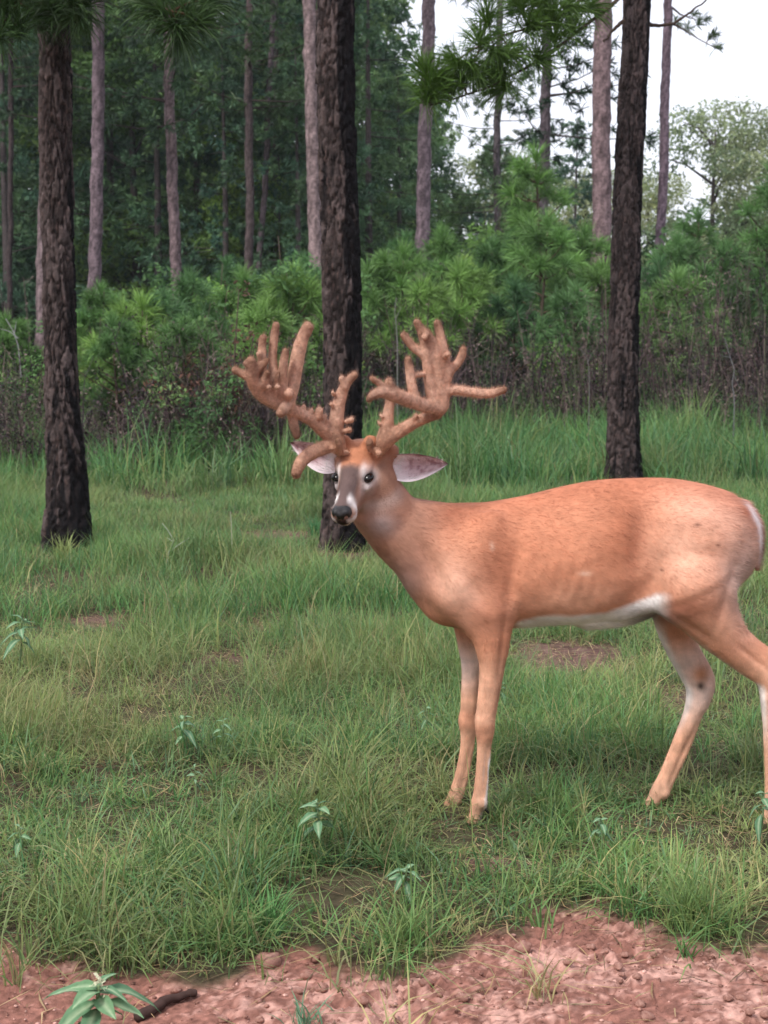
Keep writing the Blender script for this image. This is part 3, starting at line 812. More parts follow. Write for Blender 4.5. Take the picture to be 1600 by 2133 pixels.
# --- eyes, nose, ears, hooves
def ball(c, axes, r, nu=24, nvv=16):
    th = np.linspace(0, math.pi, nvv + 1); ph = np.arange(nu) / nu * 2 * math.pi
    T, Ph = np.meshgrid(th, ph, indexing='ij')
    l = np.stack([np.sin(T) * np.cos(Ph) * r[0], np.sin(T) * np.sin(Ph) * r[1], np.cos(T) * r[2]], -1).reshape(-1, 3)
    v = c + l @ np.asarray(axes)
    i = np.arange(nvv)[:, None] * nu; j = np.arange(nu)[None, :]; j2 = (j + 1) % nu
    f = np.stack([i + j, i + nu + j, i + nu + j2, i + j2], -1).reshape(-1, 4)
    return v, f, l
for s_ in (-1, 1):
    v, f, l = ball(hp(s_ * 0.0465, 0.014, 0.009), HAX, (0.0160, 0.0180, 0.0115))
    obj('eye', mesh_np('eye', v - DEER_AT, [f], np.tile(lin((18, 13, 12)), (len(v), 1))), M_gloss, deer)
v, f, l = ball(hp(0, 0.147, -0.013), HAX, (0.029, 0.025, 0.024), 40, 28)
# two nostrils pressed in and a groove between
lr = l / np.array([0.029, 0.025, 0.024])
dep = np.zeros(len(v))
for s_ in (-1, 1):
    dep += 0.010 * np.exp(-(((lr[:, 0] - s_ * 0.55) / 0.2) ** 2 + ((lr[:, 2] + 0.15) / 0.28) ** 2)) * (lr[:, 1] > 0)
dep += 0.003 * np.exp(-((lr[:, 0] / 0.1) ** 2)) * (lr[:, 2] < 0.1) * (lr[:, 1] > 0)
v = v - HF * dep[:, None]
obj('nose', mesh_np('nose', v - DEER_AT, [f], np.tile(lin((24, 22, 25)), (len(v), 1))), M_nose, deer)

def ear(base, tip, facing, W, cup, low, seed):
    A = tip - base; L = np.linalg.norm(A); A = A / L
    N = unit(facing - A * (facing @ A)); B = np.cross(N, A)
    if B[2] < 0: B = -B
    nt_, nw = 26, 17
    t = np.linspace(0, 1, nt_); w = np.linspace(-1, 1, nw)
    T, Wv = np.meshgrid(t, w, indexing='ij')
    prof_up = W * np.clip(np.sin(math.pi * np.clip(T * 0.93 + 0.07, 0, 1) ** 0.85), 0, 1) ** 0.75 * 0.8 + 0.10 * W * (1 - T)
    prof_dn = W * low * np.clip(np.sin(math.pi * np.clip(T * 0.94 + 0.06, 0, 1) ** 0.80), 0, 1) ** 0.9 + 0.10 * W * (1 - T)
    off = np.where(Wv > 0, prof_up * Wv, prof_dn * Wv)
    dpt = cup * (np.abs(Wv) ** 1.7) * np.sin(math.pi * np.clip(T * 0.9 + 0.1, 0, 1)) - cup * 0.7 * np.sin(math.pi * T)
    fr = base + T[..., None] * A * L + off[..., None] * B + dpt[..., None] * N
    bk = fr - N * 0.006 * (1 - 0.6 * np.abs(Wv[..., None]))
    v = np.concatenate([fr.reshape(-1, 3), bk.reshape(-1, 3)])
    i = np.arange(nt_ - 1)[:, None] * nw; j = np.arange(nw - 1)[None, :]
    q = np.stack([i + j, i + nw + j, i + nw + j + 1, i + j + 1], -1).reshape(-1, 4)
    m = nt_ * nw
    ed = [(a * nw, (a + 1) * nw) for a in range(nt_ - 1)] + [((a + 1) * nw + nw - 1, a * nw + nw - 1) for a in range(nt_ - 1)]
    rim = np.array([(a, b, b + m, a + m) for a, b in ed])
    r = np.random.RandomState(seed)
    nzz = vn3(fr.reshape(-1, 3) * 90, seed)[:, None]
    nzz = sstep(.3, .7, nzz)
    fc = lin((208, 184, 188)) * (1 - nzz) + lin((158, 122, 128)) * nzz
    tt = T.ravel(); ww = Wv.ravel()
    wht = np.clip(np.exp(-((tt - 0.22) / 0.16) ** 2) * 0.9 + np.exp(-((ww + 0.92) / 0.16) ** 2) * 0.9 + 0.6 * np.exp(-((ww - 0.55) / 0.2) ** 2 - ((tt - .45) / .25) ** 2), 0, 1)[:, None]
    fc = fc * (1 - wht) + lin((236, 224, 228)) * wht
    edge = sstep(0.88, 1.0, ww)[:, None] * 0.8 + sstep(0.90, 1.0, tt)[:, None] * 0.9
    edge = np.clip(edge, 0, 1)
    fc = fc * (1 - edge) + lin((66, 50, 46)) * edge
    bkc = np.tile(lin((128, 88, 70)), (m, 1))
    me = mesh_np('ear', v - DEER_AT, [q, q[:, ::-1] + m, rim], np.concatenate([fc, bkc]))
    e = obj('ear', me, M_fur, deer)
    # pale hairs growing from the inside of the ear
    k = 900
    ii = r.randint(0, nt_ - 3, k); jj = r.randint(1, nw - 1, k)
    p0 = fr[ii, jj]; pc = fc.reshape(nt_, nw, 3)[ii, jj]
    d = A * r.uniform(0.3, 1, (k, 1)) + B * r.normal(0, 0.5, (k, 1)) + N * r.uniform(0.1, 0.5, (k, 1))
    tp = p0 + unit(d) * r.uniform(0.006, 0.016, (k, 1))
    sd = unit(np.cross(d, N)) * 0.0006
    hv = np.stack([p0 - sd, p0 + sd, tp], 1).reshape(-1, 3)
    h = obj('ear_hair', mesh_np('ear_hair', hv - DEER_AT, [np.arange(3 * k).reshape(-1, 3)], np.repeat(np.clip(pc * 1.25, 0, .85), 3, 0), smooth=False), M_hair, e)
    h['kind'] = 'stuff'
YE = Y0 - 0.075
ear(P(796, 966, YE), P(934, 966, YE + 0.02), np.array([0.15, -1.0, -0.05]), 0.036, 0.040, 1.35, 3)
ear(P(712, 966, YE), P(604, 922, YE + 0.06), np.array([-0.35, -1.0, -0.2]), 0.036, 0.038, 1.25, 4)

def hoof(px, py, dy, s=1.0):
    A = Acc()
    c0 = P(px, py, Y0 + dy)
    for sg in (-1, 1):
        # one toe: pointed wedge, rounded at the heel
        prof = [(0.0, 0.013), (0.02, 0.016), (0.045, 0.013), (0.066, 0.004)]
        rings = []
        for (a, w) in prof:
            zt = 0.045 - a * 0.45
            rings.append([(-a, -w, 0), (-a, w, 0), (-a, w * 0.8, zt), (-a, -w * 0.8, zt)])
        v = (np.array(rings).reshape(-1, 3) * s) + np.array([0.028, sg * 0.0165, 0]) + np.array([c0[0], c0[1], c0[2] - 0.028])
        f = [[k * 4 + i, k * 4 + (i + 1) % 4, k * 4 + 4 + (i + 1) % 4, k * 4 + 4 + i] for k in range(3) for i in range(4)] + [[3, 2, 1, 0], [12, 13, 14, 15]]
        A.add(v, lin((46, 38, 36)), f4=f)
    obj('hoof', A.mesh('hoof', smooth=False, off=DEER_AT), M_hoof, deer)
hoof(984, 1722, -.085); hoof(931, 1690, .085); hoof(1597, 1714, -.085); hoof(1347, 1688, .085)
# dew claws above the far hind hoof
for (x, y, d) in ((1385, 1664, .085), (1015, 1690, -.085)):
    A = Acc(); tube(A, [P(x - 6, y - 4, Y0 + d), P(x + 2, y + 4, Y0 + d)], [0.008, 0.005], lin((30, 24, 24)), 8)
    obj('dewclaw', A.mesh('dewclaw', off=DEER_AT), M_hoof, deer)

# ------------------------------------------------------------------ pines of the clearing
def needle_tuft(acc, c, axis, n, L, w, col, rs, spread=1.15, var=0.25):
    """a burst of long needles round a twig end"""
    axis = unit(axis)
    d = unit(rs.normal(0, 1, (n, 3)))
    d = unit(d * spread + axis * rs.uniform(0.3, 1.5, (n, 1)))
    LL = L * rs.uniform(0.6, 1.1, (n, 1))
    p0 = c + axis * rs.uniform(-0.35, 0.1, (n, 1)) * L * 0.7 + rs.normal(0, 0.008, (n, 3))
    mid = p0 + d * LL * 0.6
    tip = p0 + d * LL + np.array([0, 0, -1]) * (LL * rs.uniform(0.02, 0.22, (n, 1)))
    s = unit(np.cross(d, rs.normal(0, 1, (n, 3)))) * w * 0.5
    v = np.stack([p0 - s * .6, p0 + s * .6, mid + s, mid - s, tip], 1).reshape(-1, 3)
    b = np.arange(n)[:, None] * 5
    cc = np.repeat(np.asarray(col) * rs.uniform(1 - var, 1 + var, (n, 1)) * np.array([1, 1, 1]), 5, 0)
    acc.add(v, cc, f4=b + np.array([0, 1, 2, 3]), f3=b + np.array([3, 2, 4]))

def bark_trunk(name, prof, Y, seed, topz, parent, off, char=None, dense_top=4.7, depth=0.016):
    """prof: (py, px centre, width px) from the base upwards"""
    pts = [(P(x, y, Y), w * Y / FPX / 2) for (y, x, w) in prof]
    zs = np.array([max(p[2], -0.06) for p, r in pts]); xs = np.array([p[0] for p, r in pts]); rr = np.array([r for p, r in pts])
    zz = np.concatenate([np.arange(-0.08, dense_top, 0.012), np.arange(dense_top, topz, 0.25)])
    def ext(arr):
        s = (arr[-1] - arr[-3]) / (zs[-1] - zs[-3])
        return np.where(zz <= zs[-1], np.interp(zz, zs, arr), arr[-1] + s * 0.6 * (zz - zs[-1]))
    cx = ext(xs)
    r0 = np.where(zz <= zs[-1], np.interp(zz, zs, rr), rr[-1] * (1 - (zz - zs[-1]) / (topz - zs[-1]) * 0.75))
    k = np.ones(9) / 9
    cx = np.convolve(np.pad(cx, 4, 'edge'), k, 'valid'); r0 = np.convolve(np.pad(r0, 4, 'edge'), k, 'valid')
    na = 100
    th = np.arange(na) / na * 2 * math.pi
    Z, T = np.meshgrid(zz, th, indexing='ij')
    ncol = 13
    u = T / (2 * math.pi) * ncol
    wz = Z * 9.0
    wu = u + (fbm2(u * 0 + np.cos(T) * 3 + 7, Z * 4 + np.sin(T) * 3, seed, 3) - .5) * 1.5
    wz = wz + (fbm2(np.cos(T) * 5 + 3, Z * 6 + np.sin(T) * 5, seed + 3, 3) - .5) * 2.2
    # periodic cells of bark plates
    x0 = np.floor(wu); y0 = np.floor(wz); f1 = np.full(Z.shape, 9.); f2 = np.full(Z.shape, 9.); pid = np.zeros(Z.shape)
    for i in (-1, 0, 1):
        for j in (-1, 0, 1):
            cxx = x0 + i; cyy = y0 + j; cm = np.mod(cxx, ncol)
            hx = _hash(cm, cyy, cm * 0, seed); hy = _hash(cm, cyy, cm * 0 + 1, seed); hr = _hash(cm, cyy, cm * 0 + 2, seed)
            d = np.hypot(cxx + hx - wu, (cyy + hy - wz) * 0.8)
            n = d < f1
            f2 = np.where(n, f1, np.minimum(f2, d)); pid = np.where(n, hr, pid); f1 = np.where(n, d, f1)
    gap = sstep(0.03, 0.26, f2 - f1)
    fine = fbm2(T * 22 + 9 * np.cos(T), Z * 60, seed + 9, 3)
    flake = fbm2(np.cos(T) * 9 + pid * 30, Z * 30 + np.sin(T) * 9, seed + 19, 3)
    disp = gap * (0.55 + 0.6 * pid) * depth + (fine - .5) * 0.006 + (np.floor(flake * 4) / 4 - .5) * 0.007 - depth * 0.6
    flare = 1 + 0.16 * np.exp(-np.maximum(Z, 0) / 0.16) * (1 + 0.9 * np.sin(T * 3 + seed))
    rad = r0[:, None] * flare + disp * 1.25 * np.where(Z > dense_top, 0.2, 1)
    sway = (fbm2(Z * 0.8, Z * 0 + seed, seed, 2) - .5) * 0.03
    v = np.stack([cx[:, None] + sway + rad * np.cos(T), Y + rad * np.sin(T), Z], -1).reshape(-1, 3)
    c = np.tile(lin((76, 66, 65)), (v.shape[0], 1))
    pv = pid.ravel()[:, None]; fl = flake.ravel()[:, None]; gp = gap.ravel()[:, None]
    c = c * (0.35 + 1.05 * pv) * (0.6 + .8 * fl)
    red = sstep(0.55, 0.8, fl) * 0.5
    c = c * (1 - red) + lin((96, 76, 72)) * red
    c = c * (0.55 + 0.45 * gp)              # furrow shade painted in: darker between the plates
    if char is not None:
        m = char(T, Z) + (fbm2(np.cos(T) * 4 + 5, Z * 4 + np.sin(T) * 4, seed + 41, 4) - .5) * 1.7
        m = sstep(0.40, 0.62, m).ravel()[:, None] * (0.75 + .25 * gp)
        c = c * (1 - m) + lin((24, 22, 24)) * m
    i = np.arange(len(zz) - 1)[:, None] * na; j = np.arange(na)[None, :]; j2 = (j + 1) % na
    f = np.stack([i + j, i + j2, i + na + j2, i + na + j], -1).reshape(-1, 4)
    obj(name, mesh_np('trunk', v - off, [f], c), M_bark, parent)
    return lambda z: np.array([np.interp(z, zz, cx), Y, z])

def limb_pts(pts, n=14):
    pts = np.asarray(pts, float)
    t = np.linspace(0, 1, len(pts)); q = np.linspace(0, 1, n)
    return np.stack([np.interp(q, t, pts[:, k]) for k in range(3)], 1)

def pine_crown(parent, axis_fn, z0, z1, off, seed, ntuft=46, L=0.28, w=0.010):
    rs = np.random.RandomState(seed); A = Acc(); W = Acc()
    for k in range(ntuft // 3):
        z = z0 + (z1 - z0) * rs.rand(); a = rs.rand() * 6.283
        ln = (0.5 + 1.9 * (1 - (z - z0) / (z1 - z0))) * rs.uniform(0.6, 1)
        p = axis_fn(z); d = np.array([math.cos(a), math.sin(a), 0.25])
        e = p + d * ln
        tube(W, limb_pts([p, p + d * ln * .5 + np.array([0, 0, -.05]), e], 6), np.linspace(0.03, 0.01, 6), lin((70, 58, 54)), 5)
        for q in range(4):
            needle_tuft(A, e - d * ln * 0.22 * q + rs.normal(0, 0.12, 3), d + rs.normal(0, .4, 3), 40, L, w, lin((62, 92, 50)), rs)
    o = obj('crown', A.mesh('crown', smooth=False, off=off), M_needle, parent)
    obj('limbs', W.mesh('limbs', off=off), M_wood, o)['kind'] = 'stuff'

def branch(parent, paths, tufts, Y, seed, off, n=85, L=0.28, w=0.006, col=(64, 96, 46), wr=0.02):
    rs = np.random.RandomState(seed); W = Acc(); A = Acc()
    allp = []
    for pth in paths:
        pts = limb_pts([P(x, y, Y + d) for (x, y, d) in pth], 16)
        pts = pts + (np.cumsum(rs.normal(0, .006, pts.shape), 0))
        tube(W, pts, np.linspace(wr, wr * 0.35, len(pts)), lin((74, 60, 52)), 6)
        allp.append(pts[3:])
    allp = np.concatenate(allp)
    for (x, y, d) in tufts:
        c = P(x, y, Y + d)
        near = allp[np.argmin(np.linalg.norm(allp - c, axis=1))]
        ax = c - near
        if np.linalg.norm(ax) > 0.02:
            tube(W, limb_pts([near, near + ax * .5 + np.array([0, 0, .02]), c], 6), np.linspace(0.009, 0.006, 6), lin((84, 66, 52)), 5)
        needle_tuft(A, c, ax + rs.normal(0, .05, 3) + np.array([0, 0, .05]), n, L, w, lin(col) * rs.uniform(.8, 1.2), rs)
    b = obj('branch', W.mesh('branch', off=off), M_wood, parent)
    obj('needles', A.mesh('needles', smooth=False, off=off), M_needle, b)

def big_pine(label, prof, seed, topz, char, branches=(), Yfix=None):
    bx, by = prof[0][1], prof[0][0]
    base = PG(bx, by) if Yfix is None else P(bx, by, Yfix) * [1, 1, 0]
    Y = base[1]
    t = thing('pine_tree', label, 'tree', base, group='near pine trees round the clearing')
    ax = bark_trunk('trunk', prof, Y, seed, topz, t, base, char)
    pine_crown(t, ax, topz * 0.55, topz, base, seed + 5)
    for (paths, tufts, kw) in branches:
        branch(t, paths, tufts, Y, seed + 77, base, **kw)
    return Y

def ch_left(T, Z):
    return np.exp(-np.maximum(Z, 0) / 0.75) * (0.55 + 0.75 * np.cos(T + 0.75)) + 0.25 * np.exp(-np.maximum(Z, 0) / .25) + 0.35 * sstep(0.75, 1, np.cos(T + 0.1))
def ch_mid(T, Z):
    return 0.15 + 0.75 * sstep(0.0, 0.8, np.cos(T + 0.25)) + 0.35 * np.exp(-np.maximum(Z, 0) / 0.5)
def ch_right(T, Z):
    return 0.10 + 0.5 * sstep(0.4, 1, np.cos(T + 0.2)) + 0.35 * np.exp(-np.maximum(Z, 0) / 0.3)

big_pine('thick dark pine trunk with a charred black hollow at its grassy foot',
         [(1146, 143, 98), (1080, 142, 92), (1000, 140, 82), (920, 137, 78), (850, 133, 70), (750, 129, 66), (600, 125, 64), (400, 118, 66), (200, 113, 64), (0, 110, 62), (-40, 109, 61)],
         11, 13.0, ch_left,
         [([[(112, -70, 0), (60, -10, -.3), (20, 40, -.5)], [(112, -80, 0), (240, -40, -.3), (350, 25, -.6)], [(112, -60, 0), (150, 10, -.3), (170, 40, -.4)]],
           [(10, 20, -.5), (40, 60, -.5), (0, 75, -.6), (75, 35, -.35), (60, -10, -.3), (130, 20, -.3), (165, 30, -.4), (150, 0, -.45), (185, -5, -.4), (105, 10, -.45), (20, -20, -.5),
            (330, 20, -.6), (360, 50, -.6), (390, 20, -.55), (300, -5, -.55), (375, 70, -.6), (410, 45, -.6), (345, -10, -.5), (430, 0, -.5)],
           dict(n=170, L=0.25, w=0.006, col=(58, 84, 46)))])
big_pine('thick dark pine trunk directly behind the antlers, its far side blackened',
         [(1150, 719, 88), (1080, 717, 80), (1000, 716, 77), (900, 716, 76), (750, 715, 78), (600, 713, 78), (450, 709, 77), (300, 704, 76), (150, 700, 75), (0, 698, 73), (-40, 697, 73)],
         23, 14.0, ch_mid)
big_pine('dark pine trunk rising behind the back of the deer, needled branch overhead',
         [(1012, 1303, 78), (985, 1302, 72), (930, 1300, 68), (800, 1298, 63), (600, 1300, 60), (450, 1305, 58), (300, 1311, 57), (150, 1318, 55), (0, 1325, 54), (-40, 1327, 54)],
         37, 15.0, ch_right,
         [([[(1322, -60, 0), (1285, 0, -.3), (1235, 36, -.5), (1170, 85, -.7), (1100, 130, -.9), (990, 182, -1.0), (892, 205, -1.1)],
            [(1322, -90, 0), (1215, -5, -.5), (1165, 32, -.7), (1080, 60, -.9), (1000, 90, -1.0)],
            [(1300, 45, -.1), (1282, 75, -.2), (1272, 95, -.3)]],
           [(1062, 112, -.95), (1000, 85, -1.0), (1100, 55, -.9), (1150, 35, -.8), (1195, 60, -.6), (950, 130, -1.05), (900, 175, -1.1), (885, 150, -1.1), (935, 185, -1.05), (1040, 150, -.95),
            (1120, 125, -.85), (1225, 15, -.5), (1015, 40, -1.0), (890, 200, -1.1), (1085, 15, -.9), (1030, 105, -1.0), (985, 140, -1.0), (1155, 80, -.75), (1050, 180, -.9), (1130, 5, -.8), (960, 165, -1.05), (1180, 10, -.7)],
           dict(n=190, L=0.30, w=0.008, col=(74, 106, 48))),
          ([[(1345, 48, .0), (1372, 48, .1), (1400, 44, .15), (1432, 20, .2), (1468, -12, .3)]], [(1475, -25, .3)], dict(n=40, L=0.2, w=0.005))])

# ------------------------------------------------------------------ trees further back
def far_trunk_mesh(prof, Y, off, seed, topz, acc, col, n=18):
    pts = [(P(x, y, Y), w * Y / FPX / 2) for (y, x, w) in prof]
    a, b = pts[0], pts[-1]
    rs = np.random.RandomState(seed)
    z = np.linspace(0, topz, 150); t = (z - a[0][2]) / (b[0][2] - a[0][2])
    x = a[0][0] + (b[0][0] - a[0][0]) * t + np.cumsum(rs.normal(0, 0.006, len(z)))
    r = np.clip(a[1] + (b[1] - a[1]) * t, a[1] * 0.25, a[1] * 1.25) * (1 + 0.25 * np.exp(-z / 0.4))
    th = np.arange(n) / n * 2 * math.pi
    rr = r[:, None] * (1 + rs.normal(0, 0.05, (len(z), n)))
    v = np.stack([x[:, None] + rr * np.cos(th), Y + rr * np.sin(th), np.repeat(z[:, None], n, 1)], -1).reshape(-1, 3) - off
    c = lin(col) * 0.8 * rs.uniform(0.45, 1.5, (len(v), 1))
    i = np.arange(len(z) - 1)[:, None] * n; j = np.arange(n)[None, :]; j2 = (j + 1) % n
    acc.add(v, c, f4=np.stack([i + j, i + j2, i + n + j2, i + n + j], -1).reshape(-1, 4))
    return lambda q: np.array([np.interp(q, z, x), Y, q])

def far_pine_mesh(seed):
    """crown of a tall pine, origin at the crown base, about 7 m high"""
    rs = np.random.RandomState(seed); A = Acc(); W = Acc()
    for k in range(34):
        z = rs.uniform(0, 7) ; a = rs.rand() * 6.283
        ln = (0.6 + 2.2 * math.sin(math.pi * (0.25 + 0.7 * z / 7.5))) * rs.uniform(0.55, 1)
        d = np.array([math.cos(a), math.sin(a), rs.uniform(-.05, .3)])
        p = np.array([0, 0, z]); e = p + d * ln
        tube(W, limb_pts([p, p + d * ln * .5 + np.array([0, 0, -.08]), e], 5), np.linspace(0.022, 0.008, 5), lin((70, 60, 58)), 5)
        for q in range(9):
            cc = e - d * ln * 0.09 * q + rs.normal(0, 0.24, 3)
            needle_tuft(A, cc, d + rs.normal(0, .5, 3), 26, 0.26, 0.026, lin((62, 90, 60)) * rs.uniform(.7, 1.25), rs)
    return A.mesh('far_pine_crown', smooth=False), W.mesh('far_pine_limbs')
FPC = [far_pine_mesh(101), far_pine_mesh(102)]

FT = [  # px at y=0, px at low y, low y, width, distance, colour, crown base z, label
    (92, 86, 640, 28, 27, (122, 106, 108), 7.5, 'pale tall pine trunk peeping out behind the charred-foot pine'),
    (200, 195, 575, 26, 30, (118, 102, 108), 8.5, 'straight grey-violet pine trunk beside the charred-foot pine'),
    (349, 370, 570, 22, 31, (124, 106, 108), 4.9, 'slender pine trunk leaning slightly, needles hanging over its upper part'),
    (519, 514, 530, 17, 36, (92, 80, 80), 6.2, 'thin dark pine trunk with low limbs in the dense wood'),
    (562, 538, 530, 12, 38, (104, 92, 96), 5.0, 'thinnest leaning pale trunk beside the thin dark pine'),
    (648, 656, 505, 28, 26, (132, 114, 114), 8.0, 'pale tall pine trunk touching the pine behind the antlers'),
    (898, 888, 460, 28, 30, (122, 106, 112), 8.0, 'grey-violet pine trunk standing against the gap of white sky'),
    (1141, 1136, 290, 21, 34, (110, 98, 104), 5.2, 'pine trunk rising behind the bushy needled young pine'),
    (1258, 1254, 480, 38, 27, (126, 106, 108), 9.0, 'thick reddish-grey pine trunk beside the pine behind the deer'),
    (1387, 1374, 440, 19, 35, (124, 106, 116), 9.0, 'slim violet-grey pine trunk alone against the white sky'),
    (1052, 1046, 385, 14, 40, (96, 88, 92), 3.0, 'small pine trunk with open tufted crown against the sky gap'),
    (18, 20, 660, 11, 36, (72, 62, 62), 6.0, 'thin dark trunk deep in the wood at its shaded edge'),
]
for k, (x0, x1, yl, w, Y, c, cz, lab) in enumerate(FT):
    b = P(x1, yl, Y); b[2] = 0
    t = thing('pine_tree', lab, 'tree', b, group='tall pines standing in and before the wood')
    A = Acc()
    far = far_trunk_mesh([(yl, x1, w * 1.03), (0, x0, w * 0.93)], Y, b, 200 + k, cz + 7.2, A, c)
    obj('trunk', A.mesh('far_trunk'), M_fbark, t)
    me, wm = FPC[k % 2]
    s = 0.75 if w < 16 else 1.0
    if k == 9:
        branch(t, [[(1384, 40, 0), (1430, 60, -.3), (1490, 95, -.6)], [(1385, 5, 0), (1420, 30, .2), (1450, 40, .3)]],
               [(1410, 45, -.1), (1432, 58, -.3), (1455, 50, -.2), (1478, 78, -.5), (1494, 100, -.6), (1470, 40, .2), (1446, 30, .3), (1488, 72, -.5)], Y, 900, b, n=34, L=0.26, w=0.024, col=(62, 84, 62), wr=.03)
    top = far(cz) - b
    cr = obj('crown', me, M_needle, t); cr.location = top; cr.scale = (s, s, s); cr.rotation_euler = (0, 0, k * 1.7)
    obj('limbs', wm, M_wood, cr)['kind'] = 'stuff'

def leaf_cloud(seed, n, blobs, size, cols, flat=0.4):
    """blobs: (centre, radii, weight); leaves sit mostly near each blob's surface"""
    rs = np.random.RandomState(seed); A = Acc()
    w = np.array([b[2] for b in blobs], float); w /= w.sum()
    for (c, r, _), m in zip(blobs, rs.multinomial(n, w)):
        d = unit(rs.normal(0, 1, (m, 3))) * rs.uniform(0.35, 1.05, (m, 1)) ** 0.5
        p = np.asarray(c) + d * np.asarray(r)
        s = size * rs.uniform(0.6, 1.4, (m, 1))
        nrm = unit(d * 0.5 + rs.normal(0, 0.7, (m, 3)) + np.array([0, 0, flat]))
        a = unit(np.cross(nrm, rs.normal(0, 1, (m, 3)))); b = np.cross(nrm, a)
        v = np.stack([p - a * s, p + b * s * .45 + nrm * s * .12, p + a * s, p - b * s * .45 + nrm * s * .12], 1).reshape(-1, 3)
        base = np.asarray(cols[rs.randint(len(cols))]) * rs.uniform(0.75, 1.2)
        cc = np.repeat(base * rs.uniform(0.75, 1.3, (m, 1)), 4, 0)
        A.add(v, cc, f4=np.arange(m * 4).reshape(-1, 4))
    return A

def tree_crown(seed, H, Rr, n, size, cols, z0=1.2, nb=34):
    rs = np.random.RandomState(seed); bl = []
    for k in range(nb):
        t = rs.rand(); z = z0 + (H - z0) * t
        rad = Rr * (0.55 + 0.6 * math.sin(math.pi * min(1, 0.18 + 0.8 * t))) * (1 - 0.35 * t ** 3)
        a = rs.rand() * 6.283; q = rad * math.sqrt(rs.rand()) * 0.85
        r = rs.uniform(0.45, 0.95) * Rr * 0.42
        bl.append(((q * math.cos(a), q * math.sin(a), z), (r * 1.25, r * 1.25, r * 0.75), r * r))
    return leaf_cloud(seed + 1, n, bl, size, cols), bl

GR = [lin((72, 106, 72)), lin((80, 114, 74)), lin((62, 96, 70)), lin((92, 120, 80))]
PALE_HAZED = [lin((138, 154, 114)), lin((148, 160, 122)), lin((122, 144, 110))]  # haze and glow over the far trees, painted in as paler leaves
BROAD = []
for k, (H, Rr, n, cols) in enumerate([(12.5, 3.4, 24000, GR), (11.0, 3.0, 200, GR), (13.5, 3.2, 24000, GR), (9.5, 3.4, 16000, PALE_HAZED), (11.5, 2.6, 16000, [lin((96, 128, 72)), lin((84, 116, 70)), lin((104, 134, 80))])]):
    A, bl = tree_crown(300 + 7 * k, H, Rr, n, 0.095 if k != 3 else 0.085, cols, 0.9 if k < 3 else 2.0)
    W = Acc()
    tube(W, limb_pts([(0, 0, -.1), (.1, .05, H * .3), (-.05, 0, H * .6), (0, 0, H * .9)], 12), np.linspace(.17, .03, 12), lin((72, 66, 64)), 8)
    L_ = Acc(); rs = np.random.RandomState(k)
    for (c, r, w_) in bl[:16]:
        c = np.array(c); tube(L_, limb_pts([(0, 0, max(.6, c[2] - 1.0)), c * [.5, .5, 1] - [0, 0, .3], c], 5), np.linspace(.06, .012, 5), lin((66, 60, 58)), 5)
    BROAD.append((A.mesh('broad_crown', smooth=False), W.mesh('broad_trunk'), L_.mesh('broad_limbs')))

def broad_tree(px, Y, var, s, lab, grp, rz):
    b = P(px, 700, Y); b[2] = 0
    t = thing('broadleaf_tree', lab, 'tree', b, rz, grp, s)
    cm, tm, lm = BROAD[var]
    obj('trunk', tm, M_fbark, t); cr = obj('crown', cm, M_leaf, t); obj('limbs', lm, M_wood, t)['kind'] = 'stuff'
    return t
GW = 'dense trees of the dark wood'
LW = 'dense dark green broadleaf tree in the wood behind the pines'
def wood_pine_mesh(seed, H):
    """wood pine clothed in layered wispy boughs nearly to the ground"""
    rs = np.random.RandomState(seed); A = Acc(); W = Acc()
    for k in range(88):
        z = 1.0 + (H - 1.2) * rs.rand(); a = rs.rand() * 6.283
        ln = (0.5 + 2.5 * (1 - (z / H) ** 1.6)) * rs.uniform(.55, 1.05)
        d = np.array([math.cos(a), math.sin(a), rs.uniform(-.15, .2)]); p = np.array([0, 0, z]); e = p + d * ln
        if k % 3 == 0: tube(W, limb_pts([p, p + d * ln * .5, e], 4), np.linspace(.018, .006, 4), lin((66, 60, 58)), 4)
        cc = lin([(84, 118, 86), (72, 106, 84), (94, 126, 90)][rs.randint(3)]) * rs.uniform(.75, 1.25)  # bluish sky light painted into the needle colours
        for q in range(8):
            c = p + d * ln * rs.uniform(.35, 1.05) + rs.normal(0, .2, 3) * [1, 1, .5]
            needle_tuft(A, c, d + np.array([0, 0, .5]) + rs.normal(0, .4, 3), 20, 0.24, 0.034, cc * rs.uniform(.85, 1.15), rs)
    T_ = Acc(); tube(T_, limb_pts([(0, 0, -.1), (.05, 0, H * .5), (0, .05, H)], 14), np.linspace(.14, .02, 14), lin((80, 72, 72)), 8)
    return A.mesh('wood_pine_crown', smooth=False), T_.mesh('wood_pine_trunk'), W.mesh('wood_pine_limbs')
WP = [wood_pine_mesh(711, 12.5), wood_pine_mesh(712, 11.0)]
def wood_pine(px, Y, var, s, rz, lab='wispy blue-green pine clothed in boughs at the edge of the wood'):
    b = P(px, 700, Y); b[2] = 0
    t = thing('wood_pine', lab, 'tree', b, rz, GW, s)
    cm, tm, lm = WP[var]
    obj('trunk', tm, M_fbark, t); cr = obj('crown', cm, M_needle, t); obj('limbs', lm, M_wood, cr)['kind'] = 'stuff'
rs = np.random.RandomState(77)
